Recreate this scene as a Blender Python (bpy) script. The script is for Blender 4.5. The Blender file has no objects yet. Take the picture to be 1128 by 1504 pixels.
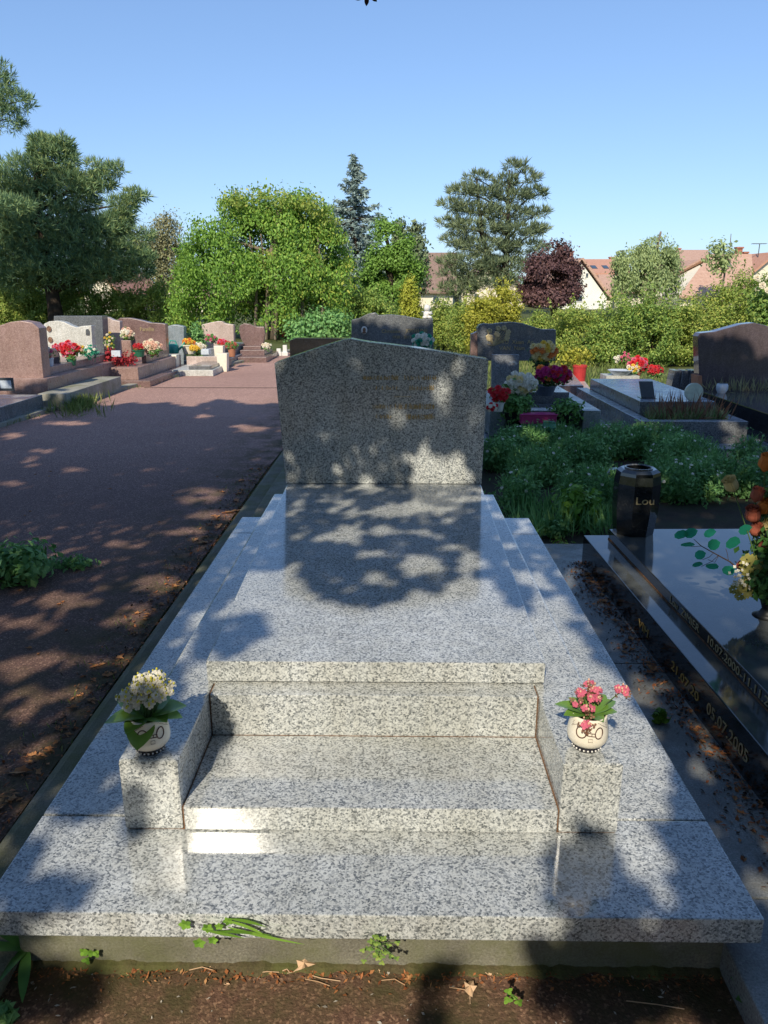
import bpy, bmesh, math, random
import numpy as np
from mathutils import Vector, Matrix
random.seed(7); rng = np.random.default_rng(7)
S = bpy.context.scene; COL = S.collection
R = math.radians
# ------------------------------------------------------------------ camera
F = 1120.0; H = 1.40
PITCH = math.atan2(327, F); YAW = math.atan(15 / F * math.cos(PITCH))
cp, sp = math.cos(PITCH), math.sin(PITCH); cy_, sy_ = math.cos(YAW), math.sin(YAW)
cam_d = bpy.data.cameras.new('camera'); cam = bpy.data.objects.new('camera', cam_d); COL.objects.link(cam)
cam.location = (0, 0, H); cam.rotation_euler = (math.pi / 2 - PITCH, 0, YAW)
cam_d.sensor_fit = 'VERTICAL'; cam_d.sensor_height = 36; cam_d.lens = F / 1504 * 36
cam_d.clip_start = 0.05; cam_d.clip_end = 2000; S.camera = cam
S.render.resolution_x = 768; S.render.resolution_y = 1024
def _ray(px, py):
    a = (px - 564) / F; b = (py - 752) / F
    x, y, z = a, cp - b * sp, -sp - b * cp
    return (x * cy_ - y * sy_, x * sy_ + y * cy_, z)
def atz(px, py, z=0.0):
    r = _ray(px, py); t = (z - H) / r[2]; return Vector((r[0] * t, r[1] * t, z))
def aty(px, py, Y):
    r = _ray(px, py); t = Y / r[1]; return Vector((r[0] * t, Y, H + r[2] * t))
def proj(x, y, z):
    X = x * cy_ + y * sy_; Y = -x * sy_ + y * cy_; Z = z - H
    d = Y * cp - Z * sp; u = Y * sp + Z * cp
    return 564 + F * X / d, 752 - F * u / d
def mpp(Y): return Y * cp / F        # metres per photo pixel at depth Y
# ------------------------------------------------------------------ light
SUN_EL, SUN_AZ = R(38.8), R(15.0)
TOSUN = Vector((-math.sin(SUN_AZ) * math.cos(SUN_EL), -math.cos(SUN_AZ) * math.cos(SUN_EL), math.sin(SUN_EL)))
W = bpy.data.worlds.new('World'); S.world = W; W.use_nodes = True
nt = W.node_tree; bg = nt.nodes['Background']
sky = nt.nodes.new('ShaderNodeTexSky'); sky.sky_type = 'NISHITA'; sky.sun_disc = False
sky.sun_elevation = SUN_EL; sky.sun_rotation = math.atan2(TOSUN.x, TOSUN.y)
sky.air_density = 1.0; sky.dust_density = 0.4; sky.ozone_density = 1.8
tint = nt.nodes.new('ShaderNodeMix'); tint.data_type = 'RGBA'; tint.blend_type = 'MULTIPLY'; tint.inputs[0].default_value = 1; tint.inputs[7].default_value = (1.26, 1.60, 2.12, 1)
gam = nt.nodes.new('ShaderNodeGamma'); gam.inputs[1].default_value = .7
nt.links.new(sky.outputs[0], gam.inputs[0]); nt.links.new(gam.outputs[0], tint.inputs[6]); nt.links.new(tint.outputs[2], bg.inputs[0]); bg.inputs[1].default_value = 0.13
sd = bpy.data.lights.new('sun', 'SUN'); sd.energy = 5.0; sd.angle = R(0.5); sd.color = (1, 0.91, 0.74)
so = bpy.data.objects.new('sun', sd); COL.objects.link(so)
so.rotation_euler = TOSUN.to_track_quat('Z', 'Y').to_euler()
S.view_settings.view_transform = 'Standard'; S.view_settings.look = 'None'; S.view_settings.exposure = 0
# ------------------------------------------------------------------ materials
def newmat(name, rough=0.6, spec=0.5, metal=0.0):
    m = bpy.data.materials.new(name); m.use_nodes = True
    b = m.node_tree.nodes['Principled BSDF']
    b.inputs['Roughness'].default_value = rough; b.inputs['Metallic'].default_value = metal
    b.inputs['Specular IOR Level'].default_value = spec
    return m, m.node_tree, b
def N(nt, typ, **kw):
    n = nt.nodes.new(typ)
    for k, v in kw.items():
        if k in n.inputs: n.inputs[k].default_value = v
        else: setattr(n, k, v)
    return n
def ramp(nt, fac, stops, interp='LINEAR'):
    r = nt.nodes.new('ShaderNodeValToRGB'); e = r.color_ramp.elements; r.color_ramp.interpolation = interp
    while len(e) < len(stops): e.new(0.5)
    for q, (p, c) in zip(e, stops): q.position = p; q.color = (*c, 1)
    nt.links.new(fac, r.inputs[0]); return r.outputs[0]
def mixc(nt, fac, a, b, blend='MIX'):
    m = nt.nodes.new('ShaderNodeMix'); m.data_type = 'RGBA'; m.blend_type = blend
    for s, v in ((m.inputs[0], fac), (m.inputs[6], a), (m.inputs[7], b)):
        if isinstance(v, (int, float)): s.default_value = v
        elif isinstance(v, tuple): s.default_value = (*v, 1)
        else: nt.links.new(v, s)
    return m.outputs[2]
def pos(nt): return nt.nodes.new('ShaderNodeNewGeometry').outputs['Position']
def noise(nt, scale, detail=3, rough=0.55, vec=None, out='Fac', dist=0):
    n = N(nt, 'ShaderNodeTexNoise', Scale=scale, Detail=detail, Roughness=rough, Distortion=dist)
    nt.links.new(vec if vec is not None else pos(nt), n.inputs['Vector']); return n.outputs[out]
def bump(nt, b, h, strength=0.3, dist=0.01):
    n = N(nt, 'ShaderNodeBump', Strength=strength, Distance=dist); nt.links.new(h, n.inputs['Height'])
    nt.links.new(n.outputs[0], b.inputs['Normal'])
def granite(name, lo, mid, hi, scale=170, rough=0.13, split=(0.26, 0.5), spec=0.6, dirt=0.25, ior=1.5, top=None):
    m, t, b = newmat(name, rough, spec)
    b.inputs['IOR'].default_value = ior
    p = pos(t)
    w = noise(t, scale * 0.7, 2, 0.6, p, 'Color')
    ad = t.nodes.new('ShaderNodeVectorMath'); ad.operation = 'MULTIPLY_ADD'
    t.links.new(w, ad.inputs[0]); k = 0.9 / scale; ad.inputs[1].default_value = (k, k, k); t.links.new(p, ad.inputs[2])
    v = N(t, 'ShaderNodeTexVoronoi', Scale=scale); t.links.new(ad.outputs[0], v.inputs['Vector'])
    sepa = t.nodes.new('ShaderNodeSeparateColor'); t.links.new(v.outputs['Color'], sepa.inputs[0])
    big = noise(t, scale * 0.28, 2, 0.5, p)
    mt = N(t, 'ShaderNodeMath', operation='MULTIPLY_ADD'); t.links.new(big, mt.inputs[0]); mt.inputs[1].default_value = 0.35; split = (split[0] - .151, split[1] - .151)
    t.links.new(sepa.outputs[0], mt.inputs[2])
    s2 = N(t, 'ShaderNodeMath', operation='MULTIPLY'); t.links.new(mt.outputs[0], s2.inputs[0]); s2.inputs[1].default_value = 0.55
    c = ramp(t, s2.outputs[0], [(0.0, lo), (split[0], tuple((a + q) / 2 for a, q in zip(lo, mid))), (split[0] + .07, mid), (split[1], mid), (split[1] + .16, hi), (1, hi)])
    fine = noise(t, scale * 2.2, 2, .6, p)
    c = mixc(t, 1, c, ramp(t, fine, [(.3, (.72, .72, .72)), (.7, (1.2, 1.2, 1.2))]), 'MULTIPLY')
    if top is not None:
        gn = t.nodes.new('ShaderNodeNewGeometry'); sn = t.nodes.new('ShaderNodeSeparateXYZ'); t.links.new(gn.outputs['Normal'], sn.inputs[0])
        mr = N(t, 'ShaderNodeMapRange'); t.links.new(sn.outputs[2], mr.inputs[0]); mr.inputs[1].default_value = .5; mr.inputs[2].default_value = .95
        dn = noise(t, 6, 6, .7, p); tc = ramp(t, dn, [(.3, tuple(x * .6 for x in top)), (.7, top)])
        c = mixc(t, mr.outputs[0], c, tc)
    d = noise(t, 2.3, 5, 0.65, p); dd = ramp(t, d, [(0.35, (1 - dirt, 1 - dirt, 1 - dirt * 1.1)), (0.65, (1, 1, 1))])
    c2 = mixc(t, 1.0, c, dd, 'MULTIPLY')
    mp = t.nodes.new('ShaderNodeMapping'); mp.inputs['Scale'].default_value = (14, 14, 1.5); t.links.new(p, mp.inputs[0])
    c2 = mixc(t, 1.0, c2, ramp(t, noise(t, 1, 5, .7, mp.outputs[0]), [(.38, (.90, .885, .85)), (.62, (1.03, 1.03, 1.03))]), 'MULTIPLY')
    oi = t.nodes.new('ShaderNodeObjectInfo'); c2 = mixc(t, 1.0, c2, ramp(t, oi.outputs['Random'], [(0, (.93, .94, .95)), (1, (1.04, 1.03, 1.0))]), 'MULTIPLY')
    t.links.new(c2, b.inputs['Base Color'])
    rr = ramp(t, noise(t, 9, 4, 0.6, p), [(0.3, (rough * .7,) * 3), (0.75, (rough * 1.7,) * 3)])
    t.links.new(rr, b.inputs['Roughness'])
    return m
def plain(name, col, rough=0.5, spec=0.4, var=0.15, scale=30, bmp=0.0, metal=0.0):
    m, t, b = newmat(name, rough, spec, metal)
    n = noise(t, scale, 4, 0.6)
    lo = tuple(x * (1 - var) for x in col); hi = tuple(min(1, x * (1 + var)) for x in col)
    t.links.new(ramp(t, n, [(0.3, lo), (0.7, hi)]), b.inputs['Base Color'])
    if bmp: bump(t, b, n, bmp, 0.004)
    return m
def leafm(name, dark, light, accent=None, trans=0.25, rough=0.55, nscale=1.2, spec=0.3, afrac=0.8):
    m, t, b = newmat(name, rough, spec)
    g = t.nodes.new('ShaderNodeNewGeometry')
    n = noise(t, nscale, 3, 0.6, g.outputs['Position'])
    a = N(t, 'ShaderNodeMath', operation='ADD'); t.links.new(n, a.inputs[0]); t.links.new(g.outputs['Random Per Island'], a.inputs[1])
    h = N(t, 'ShaderNodeMath', operation='MULTIPLY'); t.links.new(a.outputs[0], h.inputs[0]); h.inputs[1].default_value = 0.5
    stops = [(0.2, dark), (0.62, light)]
    if accent: stops += [(afrac, accent)]
    c = ramp(t, h.outputs[0], stops)
    t.links.new(c, b.inputs['Base Color'])
    tr = t.nodes.new('ShaderNodeBsdfTranslucent'); t.links.new(c, tr.inputs[0])
    mx = t.nodes.new('ShaderNodeMixShader'); mx.inputs[0].default_value = trans
    t.links.new(b.outputs[0], mx.inputs[1]); t.links.new(tr.outputs[0], mx.inputs[2])
    t.links.new(mx.outputs[0], t.nodes['Material Output'].inputs[0])
    return m
M = {}
M['granite'] = granite('light speckled granite', (.045, .055, .065), (.40, .42, .435), (.68, .70, .71), 250, .09, (.32, .46), .7, .24, 1.6)
M['granite_dk'] = granite('headstone speckled granite', (.03, .038, .045), (.44, .47, .495), (.76, .785, .79), 250, .10, (.38, .50), .6, .18)
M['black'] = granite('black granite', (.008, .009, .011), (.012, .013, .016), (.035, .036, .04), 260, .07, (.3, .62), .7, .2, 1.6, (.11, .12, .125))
M['darkgrey'] = granite('dark grey granite', (.08, .086, .098), (.15, .16, .18), (.26, .27, .29), 160, .12, (.3, .55))
M['bluegrey'] = granite('blue grey granite', (.04, .045, .055), (.18, .19, .21), (.30, .31, .33), 140, .22, (.3, .55), .7, .2, 1.5, (.40, .44, .50))  # pale blue on upward faces paints in the reflected sky
M['pink'] = granite('pink granite', (.17, .10, .09), (.34, .215, .195), (.46, .31, .28), 120, .3, (.25, .5))
M['rosedark'] = granite('dark rose granite', (.10, .055, .055), (.20, .125, .12), (.30, .2, .19), 120, .25, (.25, .5))
M['pinklight'] = granite('pale pink granite', (.30, .22, .19), (.55, .42, .38), (.68, .55, .5), 110, .3, (.25, .5))
M['whitegr'] = granite('white granite', (.25, .26, .27), (.56, .56, .54), (.72, .72, .7), 100, .3, (.22, .45))
M['paleblue'] = granite('pale blue granite', (.13, .15, .17), (.27, .31, .34), (.38, .42, .45), 100, .3, (.25, .5))
M['purplegr'] = granite('mahogany granite', (.085, .066, .074), (.11, .085, .095), (.14, .11, .12), 120, .10, (.28, .55), .6)
M['gold'] = plain('gilt lettering', (.50, .40, .22), .4, .5, .2, 200, metal=.3)
M['goldfade'] = plain('worn gilt lettering', (.50, .33, .10), .5, .4, .5, 260)
M['dark'] = plain('dark joint', (.03, .025, .02), .9)
M['rust'] = plain('rust stained joint', (.16, .085, .045), .8, .3, .5, 60)
M['whiteplain'] = plain('white ceramic', (.72, .70, .66), .25, .5, .06, 20)
M['cream'] = plain('cream ceramic', (.80, .73, .60), .3, .5, .08, 25)
M['blackpl'] = plain('black ceramic', (.015, .014, .02), .2, .5)
M['brownline'] = plain('brown painted line', (.09, .04, .03), .4)
M['terra'] = plain('terracotta', (.42, .18, .10), .7, .3, .2, 20, .2)
M['greenpot'] = plain('green plastic', (.03, .16, .09), .35)
M['greenlt'] = plain('pale green ceramic', (.14, .34, .24), .3)
M['teal'] = plain('teal plastic', (.04, .30, .24), .35)
M['redpot'] = plain('red plastic', (.45, .04, .04), .4)
M['magenta'] = plain('magenta plastic', (.42, .03, .16), .35)
M['greypot'] = plain('grey plastic', (.08, .10, .14), .4)
M['blackpot'] = plain('black plastic pot', (.012, .013, .014), .5)
M['stem'] = plain('stem', (.08, .14, .04), .6)
M['twig'] = plain('brown twig', (.05, .03, .02), .8)
M['soil'] = plain('potting soil', (.035, .022, .014), .95, .1, .5, 80, .6)
M['bark'] = plain('bark', (.055, .04, .03), .95, .1, .5, 6, .8)
M['barklight'] = plain('pale bark', (.20, .16, .12), .9, .1, .4, 5, .6)
M['photo'] = plain('enamel portrait', (.20, .11, .07), .3, .5, .9, 60)
M['slate'] = plain('slate plaque', (.05, .06, .07), .3)
M['paper'] = plain('pale plaque face', (.55, .60, .66), .4, .4, .15, 30)
M['yellow'] = plain('cone orange', (.75, .12, .04), .5)
M['metal'] = plain('painted metal', (.08, .085, .09), .4, .5, .2)
# petals
for k, c in dict(petal_white=(.84, .79, .66), petal_cream=(.80, .70, .52), petal_red=(.62, .02, .03), petal_pink=(.66, .14, .22), petal_magenta=(.50, .02, .16),
                 petal_yellow=(.80, .52, .06), petal_orange=(.75, .22, .04), petal_peach=(.80, .50, .36), petal_brick=(.46, .13, .08), petal_paleyel=(.78, .62, .28), petal_begonia=(.42, .035, .045), petal_dry=(.26, .13, .08)).items():
    M[k] = leafm(k, tuple(x * .75 for x in c), c, None, .15, .6, 40)
M['bud'] = leafm('yellow green buds', (.45, .42, .03), (.75, .68, .10), None, .1, .5, 60)
M['kal'] = leafm('succulent leaf', (0.09, 0.2, 0.03), (0.22, 0.38, 0.07), None, .18, .3, 25, .5)
M['leafsilk'] = leafm('teal silk leaf', (.02, .24, .14), (.04, .42, .25), None, .35, .45, 25)
M['fern'] = leafm('yellow fern leaf', (.28, .26, .07), (.46, .42, .13), None, .3, .5, 30)
M['leafdark'] = leafm('dark bouquet leaf', (0.03, 0.075, 0.0225), (0.075, 0.195, 0.045), None, .2, .5, 20)
M['leafmid'] = leafm('green bouquet leaf', (0.0525, 0.15, 0.03), (0.15, 0.33, 0.075), None, .2, .5, 20)
M['weed'] = leafm('weed leaf', (.09, .23, .07), (.24, .46, .15), (.32, .54, .18), .3, .55, 2.5)
M['weedlight'] = leafm('light weed leaf', (0.096, 0.216, 0.024), (0.24, 0.432, 0.06), None, .3, .5, 6)
M['grassblade'] = leafm('grass blade', (.09, .15, .03), (.24, .30, .08), (.36, .33, .14), .3, .6, 2)
M['dead'] = leafm('dead leaf', (.16, .05, .02), (.42, .16, .06), (.50, .28, .12), .1, .7, 12)
M['deadpale'] = leafm('pale dead leaf', (.45, .27, .15), (.62, .42, .26), None, .1, .7, 20)
M['pine'] = leafm('dark pine needles', (.07, .15, .095), (.24, .35, .16), (.46, .50, .18), .15, .6, .35, .2, .82)
M['pine2'] = leafm('olive pine needles', (0.091, 0.13, 0.0845), (0.234, 0.286, 0.143), (0.351, 0.364, 0.182), .12, .6, .3, .2, .85)
M['spruce'] = leafm('blue spruce needles', (0.121, 0.176, 0.162), (0.297, 0.378, 0.338), None, .1, .6, .4, .2)
M['acacia'] = leafm('bright green leaf', (0.103, 0.218, 0.0345), (0.287, 0.483, 0.0805), (0.552, 0.529, 0.103), .32, .55, .22, .3, .83)
M['lime'] = leafm('fresh green leaf', (.11, .22, .03), (.25, .42, .08), None, .3, .55, .3)
M['goldc'] = leafm('golden conifer', (.20, .24, .02), (.45, .46, .06), None, .2, .6, .8)
M['purple'] = leafm('purple plum leaf', (0.0575, 0.0276, 0.0299), (0.172, 0.092, 0.0897), (0.253, 0.138, 0.103), .15, .6, .5, .25, .85)
M['willow'] = leafm('pale willow leaf', (0.184, 0.253, 0.103), (0.414, 0.494, 0.207), None, .3, .6, .3)
M['hedge'] = leafm('hedge leaf', (.13, .22, .04), (.34, .43, .09), (.58, .54, .13), .3, .55, .45, .3, .86)
M['hedgeg'] = leafm('green hedge leaf', (0.096, 0.204, 0.042), (0.312, 0.432, 0.096), (0.504, 0.528, 0.12), .3, .55, .45, .3, .83)
M['hedgey'] = leafm('yellow hedge leaf', (0.187, 0.22, 0.022), (0.484, 0.473, 0.066), (0.66, 0.594, 0.11), .3, .55, .6)
M['brown'] = leafm('thin brown green leaf', (0.168, 0.18, 0.084), (0.384, 0.36, 0.192), None, .3, .6, .4)
M['shade'] = leafm('plane tree leaf', (.03, .08, .015), (.08, .16, .03), None, .0, .6, .8)
M['shadedark'] = leafm('plum leaf overhead', (.02, .01, .012), (.05, .025, .03), None, .1, .6, .8)
# setting materials
def path_mat():
    m, t, b = newmat('red brown asphalt', .85, .25)
    p = pos(t)
    n1 = noise(t, .55, 5, .6, p); n2 = noise(t, 130, 2, .6, p)
    v = N(t, 'ShaderNodeTexVoronoi', Scale=190); t.links.new(p, v.inputs['Vector'])
    s = t.nodes.new('ShaderNodeSeparateColor'); t.links.new(v.outputs['Color'], s.inputs[0])
    base = ramp(t, n1, [(.3, (.34, .205, .17)), (.7, (.43, .265, .22))])
    st = ramp(t, s.outputs[0], [(.0, (.6, .58, .58)), (.6, (.95, .95, .95)), (.82, (1.1, 1.08, 1.06)), (.90, (1.9, 2.0, 1.9))])
    c = mixc(t, 1, base, st, 'MULTIPLY')
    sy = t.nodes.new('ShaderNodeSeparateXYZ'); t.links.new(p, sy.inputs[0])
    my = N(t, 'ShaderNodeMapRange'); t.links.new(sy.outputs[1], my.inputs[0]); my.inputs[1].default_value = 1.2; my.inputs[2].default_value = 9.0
    c = mixc(t, 1, c, ramp(t, my.outputs[0], [(0, (.40, .37, .30)), (.08, (.38, .36, .33)), (.5, (.50, .50, .52)), (.75, (.8, .8, .8)), (1, (1, 1, 1))]), 'MULTIPLY')  # nearer path darkened in its colour for dappled shade, and for moss in front
    # greener and darker close to the kerb of the tomb
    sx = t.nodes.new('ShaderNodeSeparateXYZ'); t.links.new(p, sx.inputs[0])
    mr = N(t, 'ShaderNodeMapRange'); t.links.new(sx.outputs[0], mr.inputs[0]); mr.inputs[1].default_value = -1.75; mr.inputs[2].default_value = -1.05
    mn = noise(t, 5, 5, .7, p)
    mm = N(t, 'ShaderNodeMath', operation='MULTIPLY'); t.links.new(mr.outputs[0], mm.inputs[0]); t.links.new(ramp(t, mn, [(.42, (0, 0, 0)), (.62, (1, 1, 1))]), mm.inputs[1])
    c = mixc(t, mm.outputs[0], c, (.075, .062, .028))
    t.links.new(c, b.inputs['Base Color'])
    bump(t, b, n2, .6, .006)
    return m
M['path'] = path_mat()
def concrete(name, c0, c1, moss, mossamt=.5, rough=.9, spec=.3):
    m, t, b = newmat(name, rough, spec); p = pos(t)
    n = noise(t, 7, 6, .7, p); f = noise(t, 180, 3, .7, p)
    c = ramp(t, n, [(.3, c0), (.7, c1)]); c = mixc(t, 1, c, ramp(t, f, [(.3, (.55, .55, .55)), (.7, (1.25, 1.25, 1.25))]), 'MULTIPLY')
    mo = ramp(t, noise(t, 3.2, 6, .7, p), [(.5 - .1 * mossamt, (0, 0, 0)), (.66, (1, 1, 1))])
    c = mixc(t, mo, c, moss); t.links.new(c, b.inputs['Base Color']); bump(t, b, f, .5, .005); return m
M['cement'] = concrete('mossy cement', (.14, .13, .10), (.27, .255, .20), (.13, .135, .06), .9)
M['cementpale'] = concrete('pale cement', (.26, .25, .20), (.42, .40, .34), (.20, .20, .12), .1)
M['soilbits'] = leafm('soil crumbs', (.02, .014, .01), (.06, .04, .025), None, .0, .9, 20)
M['stonebits'] = leafm('pale chips', (.2, .17, .14), (.5, .46, .40), None, .0, .9, 20)
M['moss'] = concrete('moss and soil', (.06, .045, .025), (.12, .09, .05), (.10, .11, .03), 1.2)
M['litter'] = concrete('needle litter', (.035, .022, .014), (.16, .085, .045), (.05, .04, .02), .5)
M['gutter'] = concrete('damp smooth cement', (.17, .18, .18), (.30, .31, .30), (.11, .10, .08), .3, .22, .6)
def grass_mat():
    m, t, b = newmat('rough grass', .9, .2); p = pos(t)
    c = ramp(t, noise(t, 1.1, 6, .7, p), [(.3, (.05, .075, .02)), (.55, (.13, .15, .05)), (.72, (.22, .19, .10))])
    c = mixc(t, 1, c, ramp(t, noise(t, 40, 3, .7, p), [(.3, (.6, .6, .6)), (.7, (1.2, 1.2, 1.2))]), 'MULTIPLY')
    t.links.new(c, b.inputs['Base Color']); bump(t, b, noise(t, 60, 3, .7, p), .8, .03); return m
M['grass'] = grass_mat()
M['earth'] = concrete('damp earth', (.03, .022, .015), (.07, .05, .035), (.035, .04, .018), .6)
def tile_mat(name, c0, c1, sc=3.2):
    m, t, b = newmat(name, .8, .3)
    uv = t.nodes.new('ShaderNodeTexCoord').outputs['Object']
    w = N(t, 'ShaderNodeTexWave', Scale=sc, Distortion=.3, bands_direction='Z'); t.links.new(uv, w.inputs[0])
    n = noise(t, 5, 4, .7); c = ramp(t, n, [(.3, c0), (.7, c1)])
    c = mixc(t, 1, c, ramp(t, w.outputs['Fac'], [(0, (.7, .7, .7)), (.5, (1.05, 1.05, 1.05))]), 'MULTIPLY')
    t.links.new(c, b.inputs['Base Color']); return m
M['tile'] = tile_mat('orange roof tile', (.46, .27, .19), (.60, .39, .29)); M['tilebr'] = tile_mat('brown roof tile', (.22, .14, .11), (.32, .22, .17))
M['tilered'] = tile_mat('red roof tile', (.48, .24, .16), (.60, .33, .23))
M['wallcream'] = plain('cream render', (.78, .70, .54), .9, .2, .06, 1.5); M['wallwhite'] = plain('white render', (.80, .78, .70), .9, .2, .05, 1.5)
M['glass'] = plain('window glass', (.05, .07, .09), .1, .6); M['brick'] = plain('brick', (.36, .15, .10), .9, .2, .3, 8)
M['timber'] = plain('dark timber', (.06, .045, .03), .8)
M['frost'] = plain('pale glass lantern', (.52, .58, .48), .3)

# ------------------------------------------------------------------ object helpers
def tag(o, label=None, cat=None, group=None, kind=None):
    if label: o['label'] = label
    if cat: o['category'] = cat
    if group: o['group'] = group
    if kind: o['kind'] = kind
    return o
def thing(name, loc, label, cat, group=None):
    o = bpy.data.objects.new(name, None); COL.objects.link(o); o.location = loc; o.empty_display_size = .1
    return tag(o, label, cat, group)
def link(name, me, mat, parent=None, smooth=False):
    o = bpy.data.objects.new(name, me); COL.objects.link(o)
    for m in (mat if isinstance(mat, (list, tuple)) else [mat]): me.materials.append(M[m] if isinstance(m, str) else m)
    if smooth: me.shade_smooth()
    if parent is not None:
        w = Vector((0, 0, 0)); p = parent
        while p is not None: w += Vector(p.location); p = p.parent
        me.transform(Matrix.Translation(-w)); o.parent = parent
    return o
def part(name, bm, mat, parent=None, smooth=False, bevel=0.0):
    if bevel:
        bmesh.ops.remove_doubles(bm, verts=bm.verts, dist=1e-5)
        es = [e for e in bm.edges if len(e.link_faces) == 2 and e.calc_face_angle(0) > .6]
        bmesh.ops.bevel(bm, geom=es, offset=bevel, segments=2, profile=.6, affect='EDGES')
    me = bpy.data.meshes.new(name); bm.normal_update(); bm.to_mesh(me); bm.free()
    o = link(name, me, mat, parent, smooth)
    return o
def lone(o, label, cat, group=None): return tag(o, label, cat, group)
def base_at(o):
    """move the origin of a single-mesh thing to the base of its geometry"""
    me = o.data; n = len(me.vertices); a = np.empty(n * 3, 'f'); me.vertices.foreach_get('co', a); a = a.reshape(-1, 3)
    c = Vector(((a[:, 0].min() + a[:, 0].max()) / 2, (a[:, 1].min() + a[:, 1].max()) / 2, a[:, 2].min()))
    me.transform(Matrix.Translation(-c)); o.location = c; return o
def BM(): return bmesh.new()
def box(bm, x0, x1, y0, y1, z0, z1, rot=None, piv=None):
    vs = [bm.verts.new((x, y, z)) for x in (x0, x1) for y in (y0, y1) for z in (z0, z1)]
    for f in ((0, 1, 3, 2), (4, 6, 7, 5), (0, 4, 5, 1), (2, 3, 7, 6), (0, 2, 6, 4), (1, 5, 7, 3)): bm.faces.new([vs[i] for i in f])
    if rot:
        m = Matrix.Rotation(rot, 4, 'Z'); p = Vector(piv or ((x0 + x1) / 2, (y0 + y1) / 2, 0))
        for v in vs: v.co = m @ (v.co - p) + p
    return vs
def prism(bm, pts, y0, y1):
    """polygon in x-z extruded along y"""
    a = [bm.verts.new((x, y0, z)) for x, z in pts]; b = [bm.verts.new((x, y1, z)) for x, z in pts]
    n = len(pts); bm.faces.new(a); bm.faces.new(b[::-1])
    for i in range(n): bm.faces.new((a[i], b[i], b[(i + 1) % n], a[(i + 1) % n]))
    bmesh.ops.recalc_face_normals(bm, faces=bm.faces)
def plate(bm, pts, z0, z1):
    a = [bm.verts.new((x, y, z0)) for x, y in pts]; b = [bm.verts.new((x, y, z1)) for x, y in pts]
    n = len(pts); bm.faces.new(a[::-1]); bm.faces.new(b)
    for i in range(n): bm.faces.new((a[i], a[(i + 1) % n], b[(i + 1) % n], b[i]))
    bmesh.ops.recalc_face_normals(bm, faces=bm.faces)
def lathe(bm, c, prof, seg=28, sx=1, sy=1, cap=True):
    rings = []
    for r, z in prof:
        rings.append([bm.verts.new((c[0] + r * sx * math.cos(2 * math.pi * k / seg), c[1] + r * sy * math.sin(2 * math.pi * k / seg), c[2] + z)) for k in range(seg)])
    for a, b in zip(rings, rings[1:]):
        for k in range(seg): bm.faces.new((a[k], a[(k + 1) % seg], b[(k + 1) % seg], b[k]))
    if cap:
        bm.faces.new(rings[0][::-1]); bm.faces.new(rings[-1])
def tube(bm, pts, r, seg=7):
    pts = [Vector(p) for p in pts]; n = len(pts)
    rs = r if isinstance(r, (list, tuple)) else [r] * n; prev = None; up = Vector((.13, .31, .94))
    for i, p in enumerate(pts):
        d = (pts[min(i + 1, n - 1)] - pts[max(i - 1, 0)]).normalized()
        u = d.cross(up); u = u.normalized() if u.length > 1e-4 else Vector((1, 0, 0)); w = d.cross(u)
        ring = [bm.verts.new(p + (u * math.cos(2 * math.pi * k / seg) + w * math.sin(2 * math.pi * k / seg)) * rs[i]) for k in range(seg)]
        if prev:
            for k in range(seg): bm.faces.new((prev[k], prev[(k + 1) % seg], ring[(k + 1) % seg], ring[k]))
        else: bm.faces.new(ring[::-1])
        prev = ring
    bm.faces.new(prev)
def sphere(bm, c, r, u=10, v=7, s=(1, 1, 1)):
    bmesh.ops.create_uvsphere(bm, u_segments=u, v_segments=v, radius=r, matrix=Matrix.Translation(c) @ Matrix.Diagonal((*s, 1)))
def leafshape(bm, base, d, L, wd, up=Vector((0, 0, 1)), curl=.25, seg=5, tipw=.15, mat=0, fold=.15):
    """one curved leaf with a midrib, growing from base along d"""
    d = Vector(d).normalized(); side = d.cross(up)
    side = side.normalized() if side.length > 1e-3 else Vector((1, 0, 0)); nrm = side.cross(d).normalized()
    rows = []
    for i in range(seg + 1):
        t = i / seg; w = wd * (math.sin(math.pi * min(1, t * .93 + .07)) ** .75) if i < seg else wd * tipw * .3
        c = Vector(base) + d * L * t - nrm * L * curl * t * t
        rows.append([bm.verts.new(c + side * w * s + nrm * abs(s) * w * fold) for s in (-1, 0, 1)])
    for a, b in zip(rows, rows[1:]):
        for k in (0, 1):
            f = bm.faces.new((a[k], a[k + 1], b[k + 1], b[k])); f.material_index = mat; f.smooth = True
def rosette(bm, c, r, nrm=Vector((0, -.4, .9)), rings=((.35, 4, .9), (.7, 6, .45), (1, 8, .1)), mat=0):
    """a double flower head: rings of cupped petals"""
    nrm = Vector(nrm).normalized(); u = nrm.orthogonal().normalized(); w = nrm.cross(u)
    ph = random.random() * 6
    for rr, n, lift in rings:
        for k in range(n):
            a = ph + 2 * math.pi * k / n + rr; dirv = u * math.cos(a) + w * math.sin(a); sd = nrm.cross(dirv)
            R_ = r * rr * random.uniform(.9, 1.1); hw = R_ * .55 * math.pi / n * 2.2
            p0 = Vector(c) + nrm * r * .05
            p1 = Vector(c) + dirv * R_ * .6 + nrm * r * (lift * .55); p2 = Vector(c) + dirv * R_ + nrm * r * lift * .75
            vs = [bm.verts.new(q) for q in (p0, p1 - sd * hw * .6, p2 - sd * hw * .5, p2 + sd * hw * .5, p1 + sd * hw * .6)]
            f = bm.faces.new(vs); f.material_index = mat
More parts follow.
